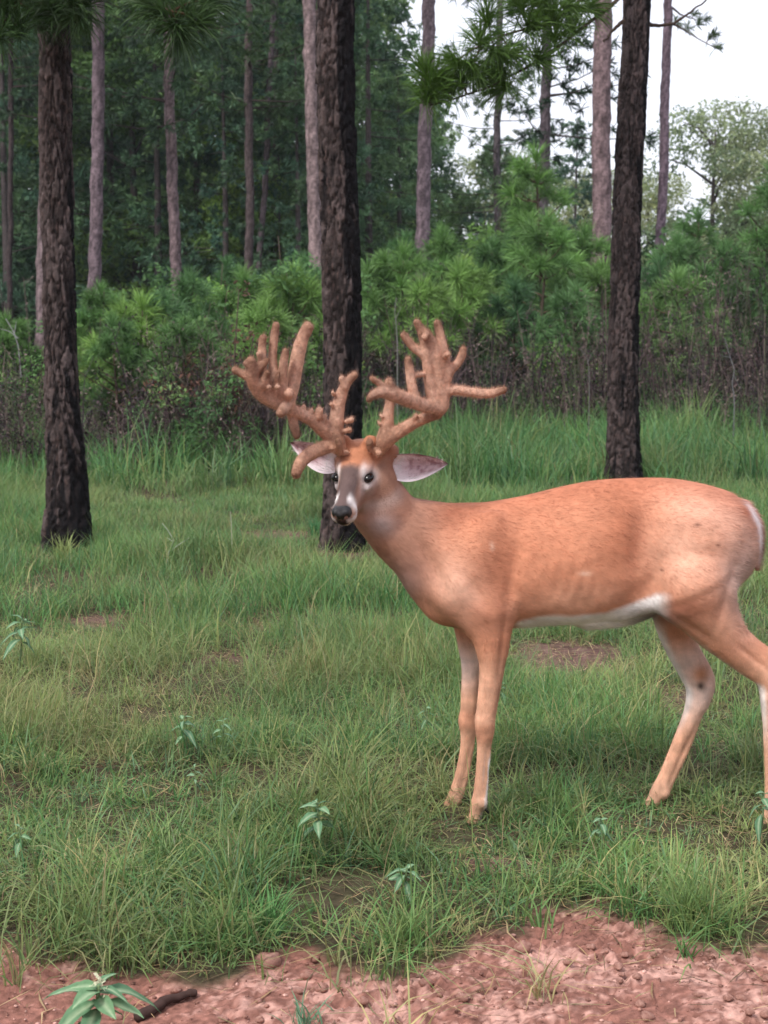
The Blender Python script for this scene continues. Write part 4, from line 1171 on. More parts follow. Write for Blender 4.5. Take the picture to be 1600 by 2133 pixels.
for (px, Y, var, s_) in [(-330, 44, 0, 1.0), (-120, 46, 2, 1.0), (40, 47, 0, 1.05), (210, 48, 2, 1.05), (380, 49, 0, 1.1), (560, 48, 2, 1.0), (700, 47, 0, 1.0), (790, 49, 0, .78), (60, 56, 2, 1.2), (240, 57, 0, 1.25), (440, 56, 2, 1.2), (640, 57, 0, 1.2),
                         (-90, 58, 0, 1.2), (340, 63, 2, 1.3), (530, 64, 0, 1.2), (150, 65, 2, 1.3), (880, 54, 2, .64)]:
    broad_tree(px, Y, var, s_, LW, GW, rs.rand() * 6)
for (px, Y, var, s_) in [(-250, 40, 0, 1.0), (-60, 41, 1, 1.1), (20, 38, 0, .9), (150, 40, 1, 1.05), (235, 42, 0, 1.1), (330, 39, 1, .95), (415, 41, 0, 1.0), (470, 38, 1, .8), (580, 40, 0, 1.0), (620, 37, 1, .72), (690, 41, 1, 1.05), (770, 40, 0, .95), (830, 43, 1, .8),
                         (895, 45, 0, .62), (960, 47, 1, .52)]:
    wood_pine(px, Y, var, s_, rs.rand() * 6)
wood_pine(1040, 46, 1, .66, 2.0, 'open wispy pine standing alone in the sky gap')
wood_pine(1195, 48, 0, .62, 4.0, 'wispy pine beside the thick reddish-grey trunk')
broad_tree(285, 40, 4, .92, 'lighter yellow-green tree inside the dark wood', GW, 1.0)
broad_tree(520, 39.5, 4, .5, 'low light green tree at the foot of the thin dark pine', GW, 2.0)

for k, (px, Y, var, s, lab) in enumerate([(1010, 56, 3, .80, 'pale yellow-green low tree in the sky gap behind the saplings'),
                                          (1130, 62, 0, .62, 'dark low tree behind the bushy young pine'), 
                                          (1215, 56, 3, .72, 'pale tree half hidden by the thick reddish-grey trunk'),
                                          (1480, 52, 3, .92, 'tall pale hazy tree standing against the white sky'),
                                          (1610, 55, 3, .84, 'pale hazy tree next to the tall pale one'),
                                          (1345, 60, 3, .74, 'pale loose tree behind the slim violet-grey trunk')]):
    broad_tree(px, Y, var, s, lab, 'lower paler trees across the sky gap', k * 2.1)
broad_tree(1800, 50, 0, .6, 'dark tree beyond the pale hazy trees', 'lower paler trees across the sky gap', 1)

# far wood closing the horizon
A = Acc(); rs = np.random.RandomState(5)
bl = []
for k in range(240):
    x = rs.uniform(-75, 75); y = rs.uniform(72, 95); r = rs.uniform(1.6, 3.4)
    top = np.interp(x, [-70, -8, 2, 12, 70], [15, 15, 9.5, 6.5, 6.5])
    bl.append(((x, y, rs.uniform(0.5, 1) ** 1.0 * top * rs.rand() ** .5), (r * 1.3, r, r), r * r))
FW = leaf_cloud(9, 26000, bl, 0.36, GR + [lin((92, 116, 80))])
o = obj('far_wood', FW.mesh('far_wood', smooth=False), M_leaf)
tag(o, 'far dark green wood closing the horizon behind the clearing', 'wood', kind='stuff')

# unseen trees added round the other sides to block low sky light
rs = np.random.RandomState(6)
for k in range(60):
    a = math.radians(25 + 310 * (k + rs.uniform(.1, .9)) / 60)             # measured from straight ahead
    side = min(math.degrees(a), 360 - math.degrees(a))
    d = rs.uniform(19, 30) + 18 * float(sstep(80, 45, side))
    src = (WP[k % 2], M_needle) if k % 3 else (BROAD[[0, 2, 4][k % 9 // 3]], M_leaf)
    sc = rs.uniform(.85, 1.1) * (.75 if side < 60 and a < 3 else 1)
    for me, mt in ((src[0][0], src[1]), (src[0][1], M_fbark)):
        o = obj('added_wood', me, mt); o.location = (d * math.sin(a), d * math.cos(a) + 3, 0); o.scale = (sc,) * 3; o.rotation_euler = (0, 0, k * 1.3)
        tag(o, 'unseen green wood added round the clearing to block low sky light', 'wood', kind='stuff')

# ------------------------------------------------------------------ young pines and shrubs
def young_pine(seed, H, n_whorl, col):
    rs = np.random.RandomState(seed); A = Acc(); W = Acc()
    lean = rs.normal(0, 0.05, 2)
    stem = np.array([[lean[0] * z + 0.03 * math.sin(z * 2 + seed), lean[1] * z, z] for z in np.linspace(0, H, 14)])
    tube(W, stem, np.linspace(0.028, 0.010, 14), lin((84, 70, 62)), 6)
    def at(z): return np.array([np.interp(z, stem[:, 2], stem[:, k]) for k in range(3)])
    needle_tuft(A, at(H) + [0, 0, .05], (0, 0, 1), 110, 0.30, 0.008, lin(col) * 1.1, rs, 0.75)
    needle_tuft(A, at(H * .93), (0, 0, 1), 80, 0.30, 0.010, lin(col), rs, 0.95)
    for k in range(n_whorl):
        z = H * (0.40 + 0.52 * k / max(1, n_whorl - 1))
        for q in range(rs.randint(3, 6)):
            a = rs.rand() * 6.283; ln = (0.18 + 0.75 * (1 - z / H)) * rs.uniform(0.6, 1.1)
            p = at(z); d = np.array([math.cos(a), math.sin(a), rs.uniform(.25, .7)]); e = p + d * ln
            tube(W, limb_pts([p, p + d * ln * .5 - np.array([0, 0, .03]), e], 5), np.linspace(.012, .006, 5), lin((92, 76, 62)), 4)
            cc = lin(col) * rs.uniform(.75, 1.25)
            needle_tuft(A, e, d + np.array([0, 0, .4]), 100, 0.24, 0.008, cc, rs)
            needle_tuft(A, p + d * ln * .7 + rs.normal(0, .06, 3), d + np.array([0, 0, .4]) + rs.normal(0, .3, 3), 70, 0.22, 0.008, cc * rs.uniform(.8, 1.1), rs)
    return A.mesh('young_pine_needles', smooth=False), W.mesh('young_pine_stem')
YP = [young_pine(401, 2.9, 8, (90, 130, 76)), young_pine(402, 2.3, 7, (96, 136, 80)), young_pine(403, 2.0, 6, (88, 126, 78)), young_pine(404, 1.6, 5, (106, 144, 84))]

def yp(px, ytop, Y, var, lab=None, meshes=None, H=None):
    b = P(px, 700, Y); b[2] = 0
    top = P(px, ytop, Y)[2]
    Hm = [2.9, 2.3, 2.0, 1.6][var] + 0.3
    s = top / Hm
    t = thing('young_pine', lab or 'bushy green young pine growing in the brush behind the clearing', 'young pine', b, px * 0.37, 'young pines in the brush', (s, s, s))
    nm, sm = meshes or YP[var]
    obj('stem', sm, M_wood, t); obj('needles', nm, M_needle, t)
yp(1142, 285, 25, 0, 'tallest young pine, topped by a dense upright tuft, before the thick reddish-grey trunk')
yp(1128, 425, 23, 1, 'round-headed bright young pine below the tallest young pine')
yp(1575, 315, 24, 0, 'big dark young pine beyond the rump of the deer')
YL = {'a': 'bushy young pine in the brush behind the deer and its antlers', 'b': 'feathery young pine in the brush between the two near pines', 'c': 'young pine beside the wood on the shaded side of the charred-foot pine'}
for (px, yt, Y, v, w) in [(930, 455, 24, 1, 'a'), (820, 490, 22, 2, 'a'), (870, 470, 26, 0, 'a'), (1030, 480, 25, 1, 'a'), (985, 520, 22.5, 3, 'a'), (1215, 450, 25, 1, 'a'), (1235, 520, 23, 3, 'a'), (1060, 440, 27, 0, 'a'),
                       (1410, 470, 25, 1, 'a'), (1360, 520, 24, 2, 'a'), (1480, 420, 27, 0, 'a'), (1520, 480, 23.5, 2, 'a'), (1430, 540, 22.5, 3, 'a'), (1640, 400, 24, 0, 'a'), (1720, 430, 25, 1, 'a'), (780, 520, 22, 3, 'a'),
                       (1180, 570, 22, 3, 'a'), (900, 560, 21.5, 3, 'a'), (1300, 540, 25, 2, 'a'), (1080, 560, 22.5, 2, 'a'), (1560, 470, 26, 1, 'a'),
                       (590, 530, 19, 3, 'b'), (520, 540, 20, 2, 'b'), (640, 515, 20.5, 1, 'b'), (330, 585, 17.6, 2, 'b'), (215, 575, 18.5, 1, 'b'), (280, 590, 17.4, 3, 'b'), (400, 545, 19, 2, 'b'), (455, 520, 21, 0, 'b'),
                       (560, 610, 17.2, 3, 'b'), (370, 640, 16.6, 3, 'b'), (250, 640, 16.8, 2, 'b'), (-60, 600, 18, 1, 'c'), (30, 640, 18, 2, 'c'), (-150, 590, 19, 0, 'c')]:
    yp(px, yt, Y, v, YL[w])

def shrub_mesh(seed, H, Rr, n, size, cols):
    rs = np.random.RandomState(seed); bl = []; W = Acc()
    for k in range(13):                       # upright shoots, each with loose clusters of leaves up its length
        a = rs.rand() * 6.283; q = Rr * math.sqrt(rs.rand()); Hs = H * rs.uniform(.45, 1.0) * (1 - .3 * (q / Rr) ** 2)
        f = np.array([q * math.cos(a) * .35, q * math.sin(a) * .35, 0]); e = np.array([q * math.cos(a), q * math.sin(a), Hs])
        m = (f + e) / 2 + np.array([0, 0, Hs * .08])
        pts = limb_pts([f, m, e], 8)
        tube(W, pts, np.linspace(.012, .003, 8), lin((88, 76, 68)), 4)
        for t in range(5):
            c = pts[rs.randint(2, 8)] + rs.normal(0, .07, 3); r = rs.uniform(.06, .16)
            bl.append((c, (r * 1.3, r * 1.3, r * .8), r * r))
    A = leaf_cloud(seed + 1, n, bl, size, cols, 0.6)
    return A.mesh('shrub_leaves', smooth=False), W.mesh('shrub_stems')
SG = [lin((100, 138, 82)), lin((108, 144, 86)), lin((92, 128, 82)), lin((122, 152, 90))]
SD = [lin((58, 84, 54)), lin((66, 90, 60)), lin((76, 94, 66))]
SH = [shrub_mesh(501, 1.7, .7, 5200, .026, SG), shrub_mesh(502, 1.4, .8, 5200, .026, SG), shrub_mesh(503, 1.5, .8, 4200, .026, SD), shrub_mesh(504, 1.2, .6, 4000, .024, SG)]
def shrub(px, ytop, Y, var, lab=None):
    b = P(px, 700, Y); b[2] = 0
    s = P(px, ytop, Y)[2] / [1.8, 1.5, 1.6, 1.3][var]
    t = thing('shrub', lab or 'leafy green shrub in the brush edging the clearing', 'shrub', b, px * .21, 'leafy shrubs edging the clearing', s)
    lm, wm = SH[var]
    obj('stems', wm, M_wood, t); obj('leaves', lm, M_leaf, t)
for (px, yt, Y, v, lab) in [
        *[(a, b, c, d, 'leafy green shrub in the brush between the two near pines') for (a, b, c, d) in
          [(190, 580, 18.5, 0), (245, 555, 19, 1), (310, 575, 18.6, 3), (365, 560, 19.4, 1), (430, 520, 20, 0), (490, 505, 21, 1), (560, 570, 19, 3), (610, 555, 19.4, 0), (345, 650, 17.8, 3),
           (430, 690, 15.6, 3), (225, 650, 18, 1), (520, 640, 17.6, 0), (640, 610, 18, 1), (480, 600, 18.4, 3), (290, 680, 17.4, 3), (590, 670, 17.6, 3)]],
        *[(a, b, c, d, 'green shrub on the shaded side of the charred-foot pine') for (a, b, c, d) in [(70, 655, 17, 3), (-40, 640, 18, 1), (0, 700, 18, 2), (-160, 640, 18, 0)]],
        *[(a, b, c, d, 'low dull-green shrub under the young pines') for (a, b, c, d) in [(760, 570, 23, 2), (850, 590, 24, 2), (1000, 580, 24, 2), (1150, 560, 25, 0), (1320, 590, 25, 2), (1470, 570, 25, 2), (1660, 560, 24, 2), (930, 640, 22, 2), (1200, 650, 21.5, 3), (1420, 640, 21.5, 3)]],
        *[(a, b, c, d, 'shrub far behind the young pines before the sky gap') for (a, b, c, d) in [(1000, 400, 32, 0), (1080, 430, 31, 1), (1420, 440, 31, 2), (1540, 430, 32, 1), (820, 470, 31, 2), (940, 440, 32, 2), (1180, 440, 32, 1), (1330, 450, 32, 2), (1640, 430, 32, 0), (740, 500, 30, 2)]]]:
    shrub(px, yt, Y, v, lab)
RUST = shrub_mesh(506, 1.5, .42, 1300, .024, [lin((100, 72, 62)), lin((86, 68, 58)), lin((112, 80, 66))])
b = P(462, 700, 16.0); b[2] = 0
t = thing('dead_shrub', 'rust-brown dead shrub among the green shrubs', 'shrub', b, .4, None, P(462, 555, 16.0)[2] / 1.55)
obj('stems', RUST[1], M_wood, t); obj('leaves', RUST[0], M_weed, t)
shrub(625, 455, 19.5, 0, 'tall yellow-green shrub touching the pale trunk behind the antlers')

# dead brown stems and brush
def brush_field(seed, n):
    rs = np.random.RandomState(seed)
    px = rs.uniform(-300, 1950, n)
    y0 = np.interp(px, [-300, 200, 550, 750, 950, 1600, 1950], [14.6, 14.2, 14.8, 17.0, 19.0, 18.5, 18.5])
    Y = y0 + rs.gamma(2.0, 1.3, n)
    bx = (px - CXP) / FPX * Y * 1.0
    clump = sstep(.3, .62, fbm2(bx * .9 + 20, Y * .9, 5, 3))
    keep = rs.rand(n) < .25 + .75 * clump
    bx, Y, px = bx[keep], Y[keep], px[keep]; n = len(bx)
    H = rs.uniform(.2, 1.0, n) ** .8 * np.interp(px, [0, 600, 800, 950, 1600], [1.35, 1.4, 1.9, 2.3, 2.4]) * (.45 + .65 * clump[keep])
    ln = rs.normal(0, .16, (n, 2))
    pal = np.array([lin(c) for c in ((72, 60, 62), (58, 50, 54), (80, 66, 66), (108, 94, 90), (50, 44, 48), (74, 76, 60))])
    col = pal[rs.randint(0, 6, n)] * rs.uniform(.7, 1.25, (n, 1))
    A = Acc()
    base = np.stack([bx, Y, np.zeros(n)], 1); top = base + np.stack([ln[:, 0] * H, ln[:, 1] * H, H], 1)
    def strip(p, q, w0, w1, c):
        m = len(p); a = rs.rand(m) * 6.28; sd = np.stack([np.cos(a), np.sin(a) * .4, np.zeros(m)], 1)
        V = np.stack([p - sd * w0[:, None], p + sd * w0[:, None], q + sd * w1[:, None], q - sd * w1[:, None]], 1).reshape(-1, 3)
        A.add(V, np.repeat(c, 4, 0), f4=np.arange(m * 4).reshape(-1, 4))
    mid = (base + top) / 2 + rs.normal(0, .03, (n, 3))
    w = rs.uniform(.004, .012, n)
    strip(base, mid, w, w * .8, col); strip(mid, top, w * .8, w * .3, col)
    k = 8
    i = np.repeat(np.arange(n), k); t = rs.uniform(.25, 1, (n * k, 1))
    s0 = base[i] + (top - base)[i] * t
    d = unit(np.stack([rs.normal(0, 1, n * k), rs.normal(0, 1, n * k), rs.uniform(.2, 1.4, n * k)], 1)) * rs.uniform(.08, .36, (n * k, 1))
    strip(s0, s0 + d, np.full(n * k, .0042), np.full(n * k, .002), col[i])
    m = 3                                     # clinging dead leaves and seed heads
    i2 = np.repeat(np.arange(n * k), m); c = s0[i2] + d[i2] * rs.uniform(.3, 1.05, (len(i2), 1)) + rs.normal(0, .02, (len(i2), 3))
    a = unit(rs.normal(0, 1, (len(i2), 3))) * .020; b = unit(rs.normal(0, 1, (len(i2), 3))) * .012
    V = np.stack([c - a, c + b, c + a, c - b], 1).reshape(-1, 3)
    A.add(V, np.repeat(col[i][i2] * rs.uniform(.8, 1.4, (len(i2), 1)), 4, 0), f4=np.arange(len(V)).reshape(-1, 4))
    return A
o = obj('dead_brush', brush_field(61, 5000).mesh('dead_brush', smooth=False), M_wood)
tag(o, 'band of leafless brown stems between the grass and the shrubs', 'brush', kind='stuff')

def bare_twig(name, pts, Y, r, col, label, twigs=(), cat='twig'):
    p3 = [P(x, y, Y) for (x, y) in pts]
    b = np.array([p3[0][0], Y, 0.0])
    t = thing(name, label, cat, b)
    A = Acc(); q = [b] + p3
    tube(A, limb_pts(q, 4 * len(q)) , np.linspace(r, r * .45, 4 * len(q)), lin(col), 6)
    obj('stem', A.mesh('twig_stem', off=b), M_wood, t)
    for tw in twigs:
        B = Acc(); tube(B, limb_pts([P(x, y, Y) for (x, y) in tw], 8), np.linspace(r * .6, r * .25, 8), lin(col), 5)
        obj('twig', B.mesh('twig', off=b), M_wood, t)
bare_twig('dead_sapling', [(50, 830), (44, 780), (38, 720), (28, 690), (12, 664)], 17.5, .010, (140, 138, 140), 'pale bare leaning sapling beside the charred-foot pine', [[(38, 705), (20, 690), (-4, 684)], [(30, 695), (34, 670)]], 'sapling')
bare_twig('dead_sapling', [(1228, 790), (1226, 760), (1222, 742), (1208, 726)], 17.5, 0.005, (112, 110, 108), 'short pale forked dead stem beside the pine behind the deer', [[(1224, 755), (1234, 735), (1240, 728)]], 'sapling')
bare_twig('dead_sapling', [(1530, 830), (1525, 800), (1530, 770), (1518, 735), (1510, 705)], 17.0, .006, (118, 118, 120), 'pale crooked dead stem in the brush beyond the rump', [[(1528, 780), (1545, 815)], [(1522, 745), (1500, 740)]], 'sapling')
bare_twig('dead_sapling', [(828, 720), (826, 680), (822, 650), (826, 620)], 17.0, .007, (120, 118, 114), 'pale dead stem rising behind the palmed antler', [[(824, 665), (836, 640)]], 'sapling')
bare_twig('dry_stalk', [(345, 1190), (352, 1150), (362, 1125), (350, 1105), (338, 1090)], 9.0, .006, (150, 160, 138), 'grey dry weed stalk between the two near pines', [[(352, 1150), (372, 1135), (395, 1120)], [(360, 1128), (348, 1120)]], 'weed')
bare_twig('dry_stalk', [(483, 1120), (482, 1090), (480, 1066)], 9.2, .004, (160, 160, 140), 'thin upright dry stalk near the bare soil', [], 'weed')
# white-green flower spike
b = PG(341, 990); t = thing('flower_spike', 'small whitish-green flower spike standing in the tall grass', 'flower', b)
A = Acc(); tube(A, [b, b + [0, 0, .25], P(338, 945, b[1])], [.005, .004, .003], lin((120, 150, 90)), 5)
obj('stem', A.mesh('spike_stem', off=b), M_grass, t)
A = Acc(); rs = np.random.RandomState(4)
for k in range(60):
    c = b + (P(338, 940, b[1]) - b) * rs.uniform(.45, 1.0) + rs.normal(0, .012, 3); a = unit(rs.normal(0, 1, 3)) * .014; q = unit(rs.normal(0, 1, 3)) * .010
    A.add(np.array([c - a, c + q, c + a, c - q]), lin((214, 226, 176)), f4=[[0, 1, 2, 3]])
obj('blossoms', A.mesh('spike_blossoms', smooth=False, off=b), M_leaf, t)

# ------------------------------------------------------------------ grass
def blades(base, h, w, lean, col, rs, segs=3, tipc=None, curl=1.8):
    n = len(base)
    a = rs.rand(n) * 6.283; d = np.stack([np.cos(a), np.sin(a), np.zeros(n)], 1)
    o = a + math.pi / 2 + rs.normal(0, .7, n); s = np.stack([np.cos(o), np.sin(o), np.zeros(n)], 1) * (w * .5)[:, None]
    vs = []; cs = []
    tipc = col if tipc is None else tipc
    for k in range(segs + 1):
        t = k / segs
        c = base + d * (lean * h * t ** curl)[:, None]
        c[:, 2] += h * t * np.sqrt(np.maximum(1 - 0.55 * np.minimum(lean, 1.28) ** 2 * t, 0.06)) 
        cc = col * (1 - t) + tipc * t
        if k < segs:
            q = 1.0 if k < segs - 1 or segs == 1 else 0.75
            vs += [c - s * q, c + s * q]; cs += [cc, cc]
        else:
            vs.append(c); cs.append(cc)
    m = 2 * segs + 1
    V = np.stack(vs, 1).reshape(-1, 3); C = np.stack(cs, 1).reshape(-1, 3)
    b = np.arange(n)[:, None] * m
    f4 = [b + np.array([2 * k, 2 * k + 1, 2 * k + 3, 2 * k + 2]) for k in range(segs - 1)]
    f3 = b + np.array([2 * segs - 2, 2 * segs - 1, 2 * segs])
    return V, C, (np.concatenate(f4) if f4 else np.zeros((0, 4), int)), f3

def scatter(y0, y1, dens, rs, margin=0.6, keep=None):
    """points on the ground in the fan that the clearing spans"""
    wf = lambda y: 0.25 * y * 1.12 + margin
    area = (y1 - y0) * (wf(y0) + wf(y1))
    n = int(area * dens)
    y = rs.uniform(y0, y1, n * 2); x = rs.uniform(-1, 1, n * 2) * wf(y1)
    m = np.abs(x) < wf(y)
    x = x[m][:n]; y = y[m][:n]
    return x, y

C_olive = lin((112, 136, 82)); C_green = lin((92, 138, 80)); C_deep = lin((72, 120, 76)); C_yel = lin((144, 156, 98)); C_dry = lin((182, 162, 126)); C_blue = lin((102, 138, 108)); C_dead = lin((136, 114, 94))

def pick_cols(n, w, rs):
    pal = np.array([C_olive, C_green, C_deep, C_yel, C_dry, C_blue, C_dead])
    w = np.asarray(w, float)
    if w.ndim == 1: k = rs.choice(7, n, p=w / w.sum())
    return pal[k] * rs.uniform(.72, 1.28, (n, 1))

def grass_zone(name, y0, y1, clumps, per, hr, wr, pal, seed, segs, label, bare_cut=1.0, lean=(0.25, 1.0), rad=0.05, patch=(0.25, .55)):
    rs = np.random.RandomState(seed)
    x, y = scatter(y0, y1, clumps, rs)
    dens = sstep(patch[0], patch[1], fbm2(x * 1.6 + 50, y * 1.6, seed, 3)) * .75 + .25
    keep = rs.rand(len(x)) < dens * (1 - bare_cut * bare_mask(x, y) * .93) * (1 - dirt_mask(x, y) * .985)
    x, y = x[keep], y[keep]
    hz = fbm2(x * 1.1, y * 1.1, seed + 3, 3)
    hc = (hr[0] + (hr[1] - hr[0]) * sstep(.25, .75, hz)) * rs.uniform(.6, 1.25, len(x))
    hc *= (1 - .45 * bare_mask(x, y)) * (1 - .5 * bare_mask(x, y + .22)) * (1 - .4 * bare_mask(x, y + .45))
    for (hx, hy) in ((143, 1146), (719, 1150), (1303, 1012)):
        q = PG(hx, hy)
        hc *= 1 - .75 * np.exp(-((x - q[0]) / .28) ** 2 - ((y - q[1] + .45) / .6) ** 2)
    for (hx, hy) in ((984, 1728), (931, 1692), (1347, 1692), (1600, 1720)):
        q = PG(hx, hy)
        hc *= 1 - .68 * np.exp(-((x - q[0]) / .17) ** 2 - ((y - q[1] + .16) / .26) ** 2)
    m = rs.poisson(per, len(x)) + 2
    i = np.repeat(np.arange(len(x)), m); n = len(i)
    rr = np.abs(rs.normal(0, rad, n)); a = rs.rand(n) * 6.283
    bx = x[i] + rr * np.cos(a); by = y[i] + rr * np.sin(a)
    base = np.stack([bx, by, gh(bx, by) - .01], 1)
    h = hc[i] * rs.uniform(.45, 1.15, n)
    w = rs.uniform(*wr, n)
    ln = rs.uniform(*lean, n)
    col = pick_cols(n, pal, rs)
    tone = fbm2(bx * 1.3, by * 1.3, seed + 8, 3)[:, None]
    cl = pick_cols(len(x), pal, rs)[i]
    col = col * .5 + cl * .5
    col = col * (.62 + .76 * tone)
    warm = sstep(.42, .68, fbm2(bx * .8 + 11, by * .8, seed + 12, 4) + rs.normal(0, .05, n))[:, None] * np.interp(by, [3, 9, 16], [.42, .4, .15])[:, None]
    wc = np.where(rs.rand(n, 1) < .55, C_yel, C_dry * .85) * rs.uniform(.75, 1.15, (n, 1))
    col = col * (1 - warm) + wc * warm
    tip = col * np.array([1.15, 1.08, .95])
    V, C, f4, f3 = blades(base, h, w, ln, col, rs, segs, tip)
    o = obj(name, mesh_np(name, V, [f4, f3], C, smooth=True), M_grass)
    tag(o, label, 'grass', kind='stuff')
    return n
for (ya, yb, sg, sd) in ((2.9, 5.0, 3, 71), (5.0, 7.4, 2, 75)):
    grass_zone('grass', ya, yb, 400, 16, (.05, .23), (.0024, .0056), [.30, .30, .10, .13, .05, .10, .02], sd, sg, 'mixed olive green grass with dry blades ' + ('between the deer and the clay' if sg == 3 else 'behind the legs of the deer'), lean=(.15, 1.7), patch=(.28, .6), rad=.04)
N2 = grass_zone('tall_grass', 7.4, 13.5, 230, 13, (.06, .30), (.0035, .0065), [.22, .36, .20, .09, .03, .08, .02], 72, 2, 'lush mid-height grass round the feet of the pines', rad=.07)
N3 = grass_zone('meadow_grass', 13.5, 31, 42, 11, (.25, .70), (.009, .016), [.14, .36, .38, .05, .01, .06, .01], 73, 2, 'tall bright green grass before the brown brush', lean=(.1, 1.1), rad=.11)

# the same grass and brush run on beyond both sides
def side_tile(seed, size, n, hr, wr):
    rs = np.random.RandomState(seed)
    x = rs.uniform(-size / 2, size / 2, n); y = rs.uniform(-size / 2, size / 2, n)
    i = np.repeat(np.arange(n), 12); m = len(i)
    bx = x[i] + rs.normal(0, .06, m); by = y[i] + rs.normal(0, .06, m)
    h = (hr[0] + (hr[1] - hr[0]) * sstep(.25, .75, fbm2(x * 1.1, y * 1.1, seed, 3)))[i] * rs.uniform(.4, 1.2, m)
    col = pick_cols(m, [.26, .34, .18, .10, .04, .07, .01], rs)
    V, C, f4, f3 = blades(np.stack([bx, by, np.full(m, -.015)], 1), h, rs.uniform(*wr, m), rs.uniform(.15, 1.4, m), col, rs, 2, col * 1.1)
    me = mesh_np('side_grass', V, [f4, f3], C); me.materials.append(M_grass)
    return me
ST = side_tile(91, 4.0, 1500, (.08, .26), (.004, .008)), side_tile(92, 6.0, 900, (.3, .7), (.012, .02))
for sg in (-1, 1):
    for (y, x, v) in [(4.5, 4.0, 0), (8.5, 5.2, 0), (8.5, 9.2, 0), (12.5, 6.3, 0), (12.5, 10.3, 0), (18, 9.0, 1), (18, 15, 1), (24, 10.8, 1), (24, 16.8, 1), (30, 12.4, 1)]:
        o = obj('side_grass', ST[v], M_grass); o.location = (sg * x, y, 0); o.rotation_euler = (0, 0, (y * 7 + sg) % 4 * 1.5708)
        tag(o, 'green grass running on to the side of the clearing', 'grass', kind='stuff')
    o = obj('dead_brush', bpy.data.objects['dead_brush'].data, M_wood); o.location = (sg * 14.2, -0.5, 0)
    tag(o, 'brown leafless brush running on to the side of the clearing', 'brush', kind='stuff')
    for q, (x, y) in enumerate([(8.2, 22), (9.4, 25), (10.5, 21), (12, 24), (13.5, 21), (15, 25), (11.2, 28), (17, 23)]):
        for src in (YP[q % 4] if q % 2 else SH[q % 4]):
            o = obj('side_thicket', src, M_leaf); o.location = (sg * x, y, 0); o.scale = (1.35,) * 3; o.rotation_euler = (0, 0, x * 3)
            tag(o, 'green thicket running on to the side of the clearing', 'thicket', kind='stuff')

# thatch: dry fallen blades lying on the soil, thickest at the bare patches
def thatch(seed):
    rs = np.random.RandomState(seed)
    x, y = scatter(2.9, 11, 900, rs)
    dm = dirt_mask(x, y)
    keep = rs.rand(len(x)) < np.where(dm > .5, .22, .55 + .45 * bare_mask(x, y))
    x, y = x[keep], y[keep]; n = len(x)
    L = rs.uniform(.03, .13, n); a = rs.rand(n) * 6.283
    z = gh(x, y) + dirt_mask(x, y) * (dirt_relief(x, y) - .012) + rs.uniform(.003, .018, n)
    d = np.stack([np.cos(a), np.sin(a), rs.normal(0, .12, n)], 1); s = np.stack([-np.sin(a), np.cos(a), np.zeros(n)], 1) * rs.uniform(.0011, .0024, n)[:, None]
    p = np.stack([x, y, z], 1); e = p + d * L[:, None]; mid = (p + e) / 2 + rs.normal(0, .008, (n, 3)); mid[:, 2] = np.maximum(mid[:, 2], z)
    e[:, 2] = np.maximum(e[:, 2], z - .002)
    V = np.stack([p - s * .5, p + s * .5, mid + s, mid - s, e], 1).reshape(-1, 3)
    pal = np.array([lin((170, 142, 104)), lin((138, 112, 84)), lin((196, 172, 132)), lin((110, 92, 72)), lin((130, 132, 88))])
    C = np.repeat(pal[rs.randint(0, 5, n)] * rs.uniform(.7, 1.2, (n, 1)), 5, 0)
    b = np.arange(n)[:, None] * 5
    o = obj('thatch', mesh_np('thatch', V, [b + np.array([0, 1, 2, 3]), b + np.array([3, 2, 4])], C), M_grass)
    tag(o, 'dry fallen straw lying between the grass tufts', 'straw', kind='stuff')
thatch(81)

# tall seed stalks
rs = np.random.RandomState(90)
x, y = scatter(3.2, 9, 10, rs)
k = (dirt_mask(x, y) < .3) & (rs.rand(len(x)) < .9)
x, y = x[k], y[k]; n = len(x)
col = np.where(rs.rand(n, 1) < .5, C_dry, C_yel) * rs.uniform(.8, 1.15, (n, 1))
V, C, f4, f3 = blades(np.stack([x, y, gh(x, y)], 1), rs.uniform(.14, .30, n), rs.uniform(.0020, .0030, n), rs.uniform(.15, .7, n), col, rs, 4, col * 1.1)
o = obj('seed_stalks', mesh_np('seed_stalks', V, [f4, f3], C), M_grass); tag(o, 'scattered tall tan grass stalks above the clearing grass', 'grass stalks', kind='stuff')
# tuft in the burnt hollow of the pine foot
def tuft(px, py, n, h, w, label, seed, col=C_green, dy=0):
    rs = np.random.RandomState(seed); b = PG(px, py); b[1] += dy
    a = rs.rand(n) * 6.283; r = np.abs(rs.normal(0, .035, n))
    base = np.stack([b[0] + r * np.cos(a), b[1] + r * np.sin(a), gh(b[0] + 0 * r, b[1] + 0 * r) - .01], 1)
    c = col * rs.uniform(.75, 1.3, (n, 1))
    V, C, f4, f3 = blades(base, rs.uniform(.4, 1, n) * h, rs.uniform(.7, 1.2, n) * w, rs.uniform(.2, .9, n), c, rs, 4, c * 1.15)
    o = obj('grass_tuft', mesh_np('grass_tuft', V, [f4, f3], C), M_grass)
    tag(o, label, 'grass tuft', kind='stuff')
tuft(150, 1160, 70, .24, .006, 'green grass tuft growing in the charred hollow of the pine foot', 1, C_yel, -.25)
tuft(660, 1120, 90, .22, .005, 'dark grass tuft before the pine behind the antlers', 2, C_deep)
tuft(470, 1975, 90, .16, .0035, 'low grass tuft creeping onto the pink clay by the stick', 3, C_olive)
tuft(560, 1945, 90, .16, .0035, 'grass tuft at the clay edge behind the round pink clod', 4, C_green)
tuft(850, 1965, 90, .15, .0035, 'sprawling grass tuft at the middle of the clay edge', 5, C_olive)
tuft(640, 2125, 40, .08, .0035, 'small lone grass tuft out on the clay', 6, C_blue)
